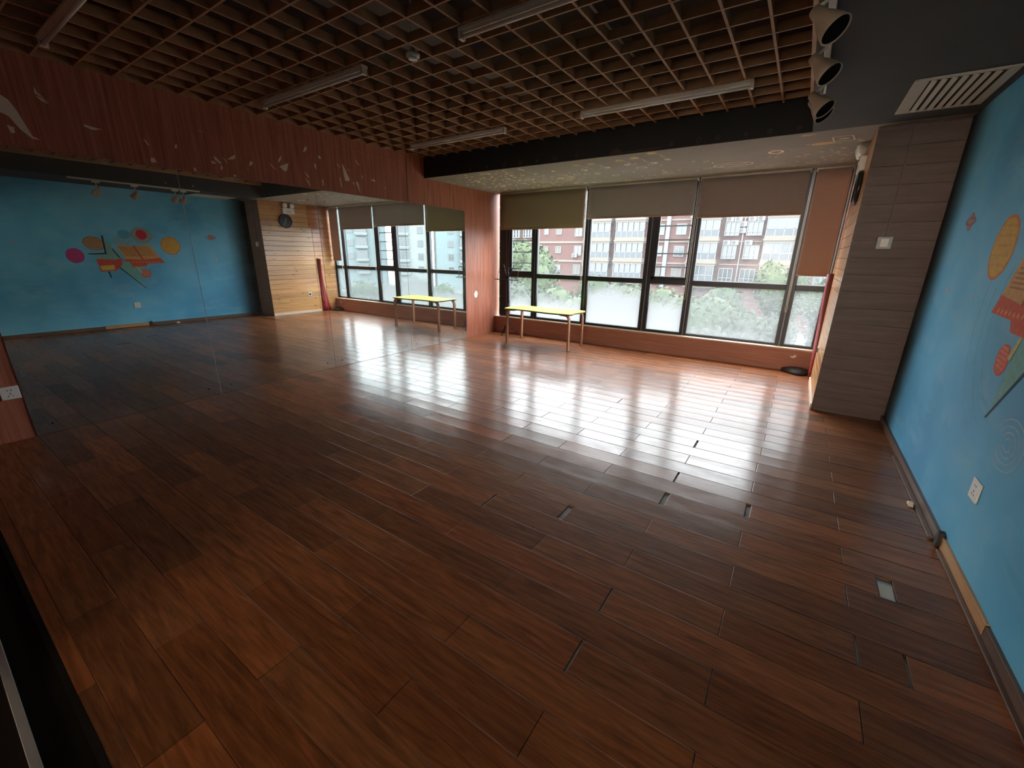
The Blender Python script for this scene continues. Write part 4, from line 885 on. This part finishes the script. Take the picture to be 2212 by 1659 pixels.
# trees
lm = {}
for nm, c in (('a', (0.026, 0.060, 0.016)), ('b', (0.050, 0.088, 0.020)), ('c', (0.020, 0.046, 0.020)), ('d', (0.080, 0.098, 0.028))): lm[nm] = plain('foliage_' + nm, c, 0.75, var=0.45, scale=1.3, spec=0.2)
M['bark'] = plain('bark', (0.10, 0.075, 0.055), 0.9)
def tree(x, y, top, r, rz, mats, label, seed, group='trees and bushes outside the windows', name='tree', n=1700):
    R_ = random.Random(seed); t = empty(name, (x, y, -7), label, 'tree', group)
    b = MB(); cz = top - rz; lobes = [(Vector((R_.uniform(-.55, .55) * r, R_.uniform(-.55, .55) * r, R_.uniform(-.6, .45) * rz)), R_.uniform(.42, .62)) for _ in range(9)]
    for i in range(n):
        lo, s = R_.choice(lobes); d = Vector((R_.gauss(0, 1), R_.gauss(0, 1), R_.gauss(0, 1))).normalized() * R_.uniform(.72, 1.05)
        p = Vector((x, y, cz)) + lo + Vector((d.x * r * s, d.y * r * s, d.z * rz * s)); q = R_.uniform(.09, .20) * (r / 2.5) ** .5
        a = Vector((R_.gauss(0, 1), R_.gauss(0, 1), R_.gauss(0, 1))).normalized(); c = a.orthogonal().normalized()
        b.face([p - a * q, p + c * q * .55, p + a * q, p - c * q * .55], R_.choice([0, 0, 1]))
    for lo, s in lobes:
        ctr = Vector((x, y, cz)) + lo; vs_ = []; fs = []
        for i in range(7):
            ph = PI * i / 6
            for j in range(10):
                th = 2 * PI * j / 10; vs_.append(ctr + Vector((math.sin(ph) * math.cos(th) * r, math.sin(ph) * math.sin(th) * r, math.cos(ph) * rz)) * s * .84 * R_.uniform(.9, 1.1))
        for i in range(6):
            for j in range(10): fs.append((i * 10 + j, i * 10 + (j + 1) % 10, (i + 1) * 10 + (j + 1) % 10, (i + 1) * 10 + j))
        b.mesh(vs_, fs, 0, None, True)
    b.build('foliage', [lm[mats[0]], lm[mats[1]]], t)
    MB().tube([(x, y, -7.05), (x + .1, y, -4), (x, y + .1, cz)], [0.22, .16, .08], 8).build('trunk', M['bark'], t)
    return t
def T25(x, top, r, rz, y, mats, label, seed, n=1700):
    q = y / 25.0
    return tree(5.04 + (x - 5.04) * q, y, 1.5 + (top - 1.5) * q, r * q, rz * q, mats, label, seed, n=n)
T25(-9.9, 2.9, 2.9, 2.9, 31, 'ba', 'large bright round tree filling the pane beside the green table', 1, 4200)
T25(-14.6, 1.9, 1.9, 2.8, 25, 'ac', 'dark tree behind the music stand at the left window bay', 2)
T25(-10.4, -0.1, 2.6, 2.8, 19, 'ca', 'dark low tree showing through the lower pane behind the table', 3, 2400)
T25(-7.1, -0.2, 2.2, 2.4, 25, 'bc', 'green bush right of the large round tree', 4)
T25(-4.6, 0.45, 2.2, 2.2, 31, 'ac', 'low tree below the glazed balconies in the third bay', 5)
T25(-2.2, 0.45, 2.0, 2.3, 25, 'bd', 'yellowish green bush below the brick wall in the fourth bay', 6)
T25(0.6, 0.7, 2.0, 2.4, 31, 'dc', 'dull olive tree in the lower half of the widest pane', 7)
T25(2.9, 0.5, 2.2, 2.6, 25, 'ac', 'dark green tree low in the widest pane near the right mullion', 8)
T25(4.5, 1.8, 1.4, 1.7, 31, 'bd', 'small bright tree in the upper right of the widest pane', 9, 2600)
T25(3.9, -0.6, 1.5, 1.9, 19, 'ca', 'dark bush at the bottom of the widest pane near the speckled pane', 23)
T25(6.6, 0.9, 1.4, 2.2, 25, 'ba', 'green tree behind the reddish blind and the speckled pane', 10)
T25(-5.4, -0.8, 2.3, 2.2, 19, 'bc', 'hazy bush low in the third bay nearest the building', 21)
T25(0.2, -0.3, 2.4, 2.2, 19, 'ad', 'hazy grey green bush at the bottom of the widest pane', 22)
tree(22, 44, -0.8, 4.0, 3.4, 'bc', 'wide light tree seen low in the mirror behind the green table', 14, n=1200)
tree(31, 38, -0.8, 4.0, 3.4, 'ac', 'wide dark tree seen low in the mirrored windows', 12, n=1200)
tree(40, 33, -1.0, 4.2, 3.4, 'ca', 'wide bushy tree seen low in the mirror beside the pine boards', 13, n=1200)
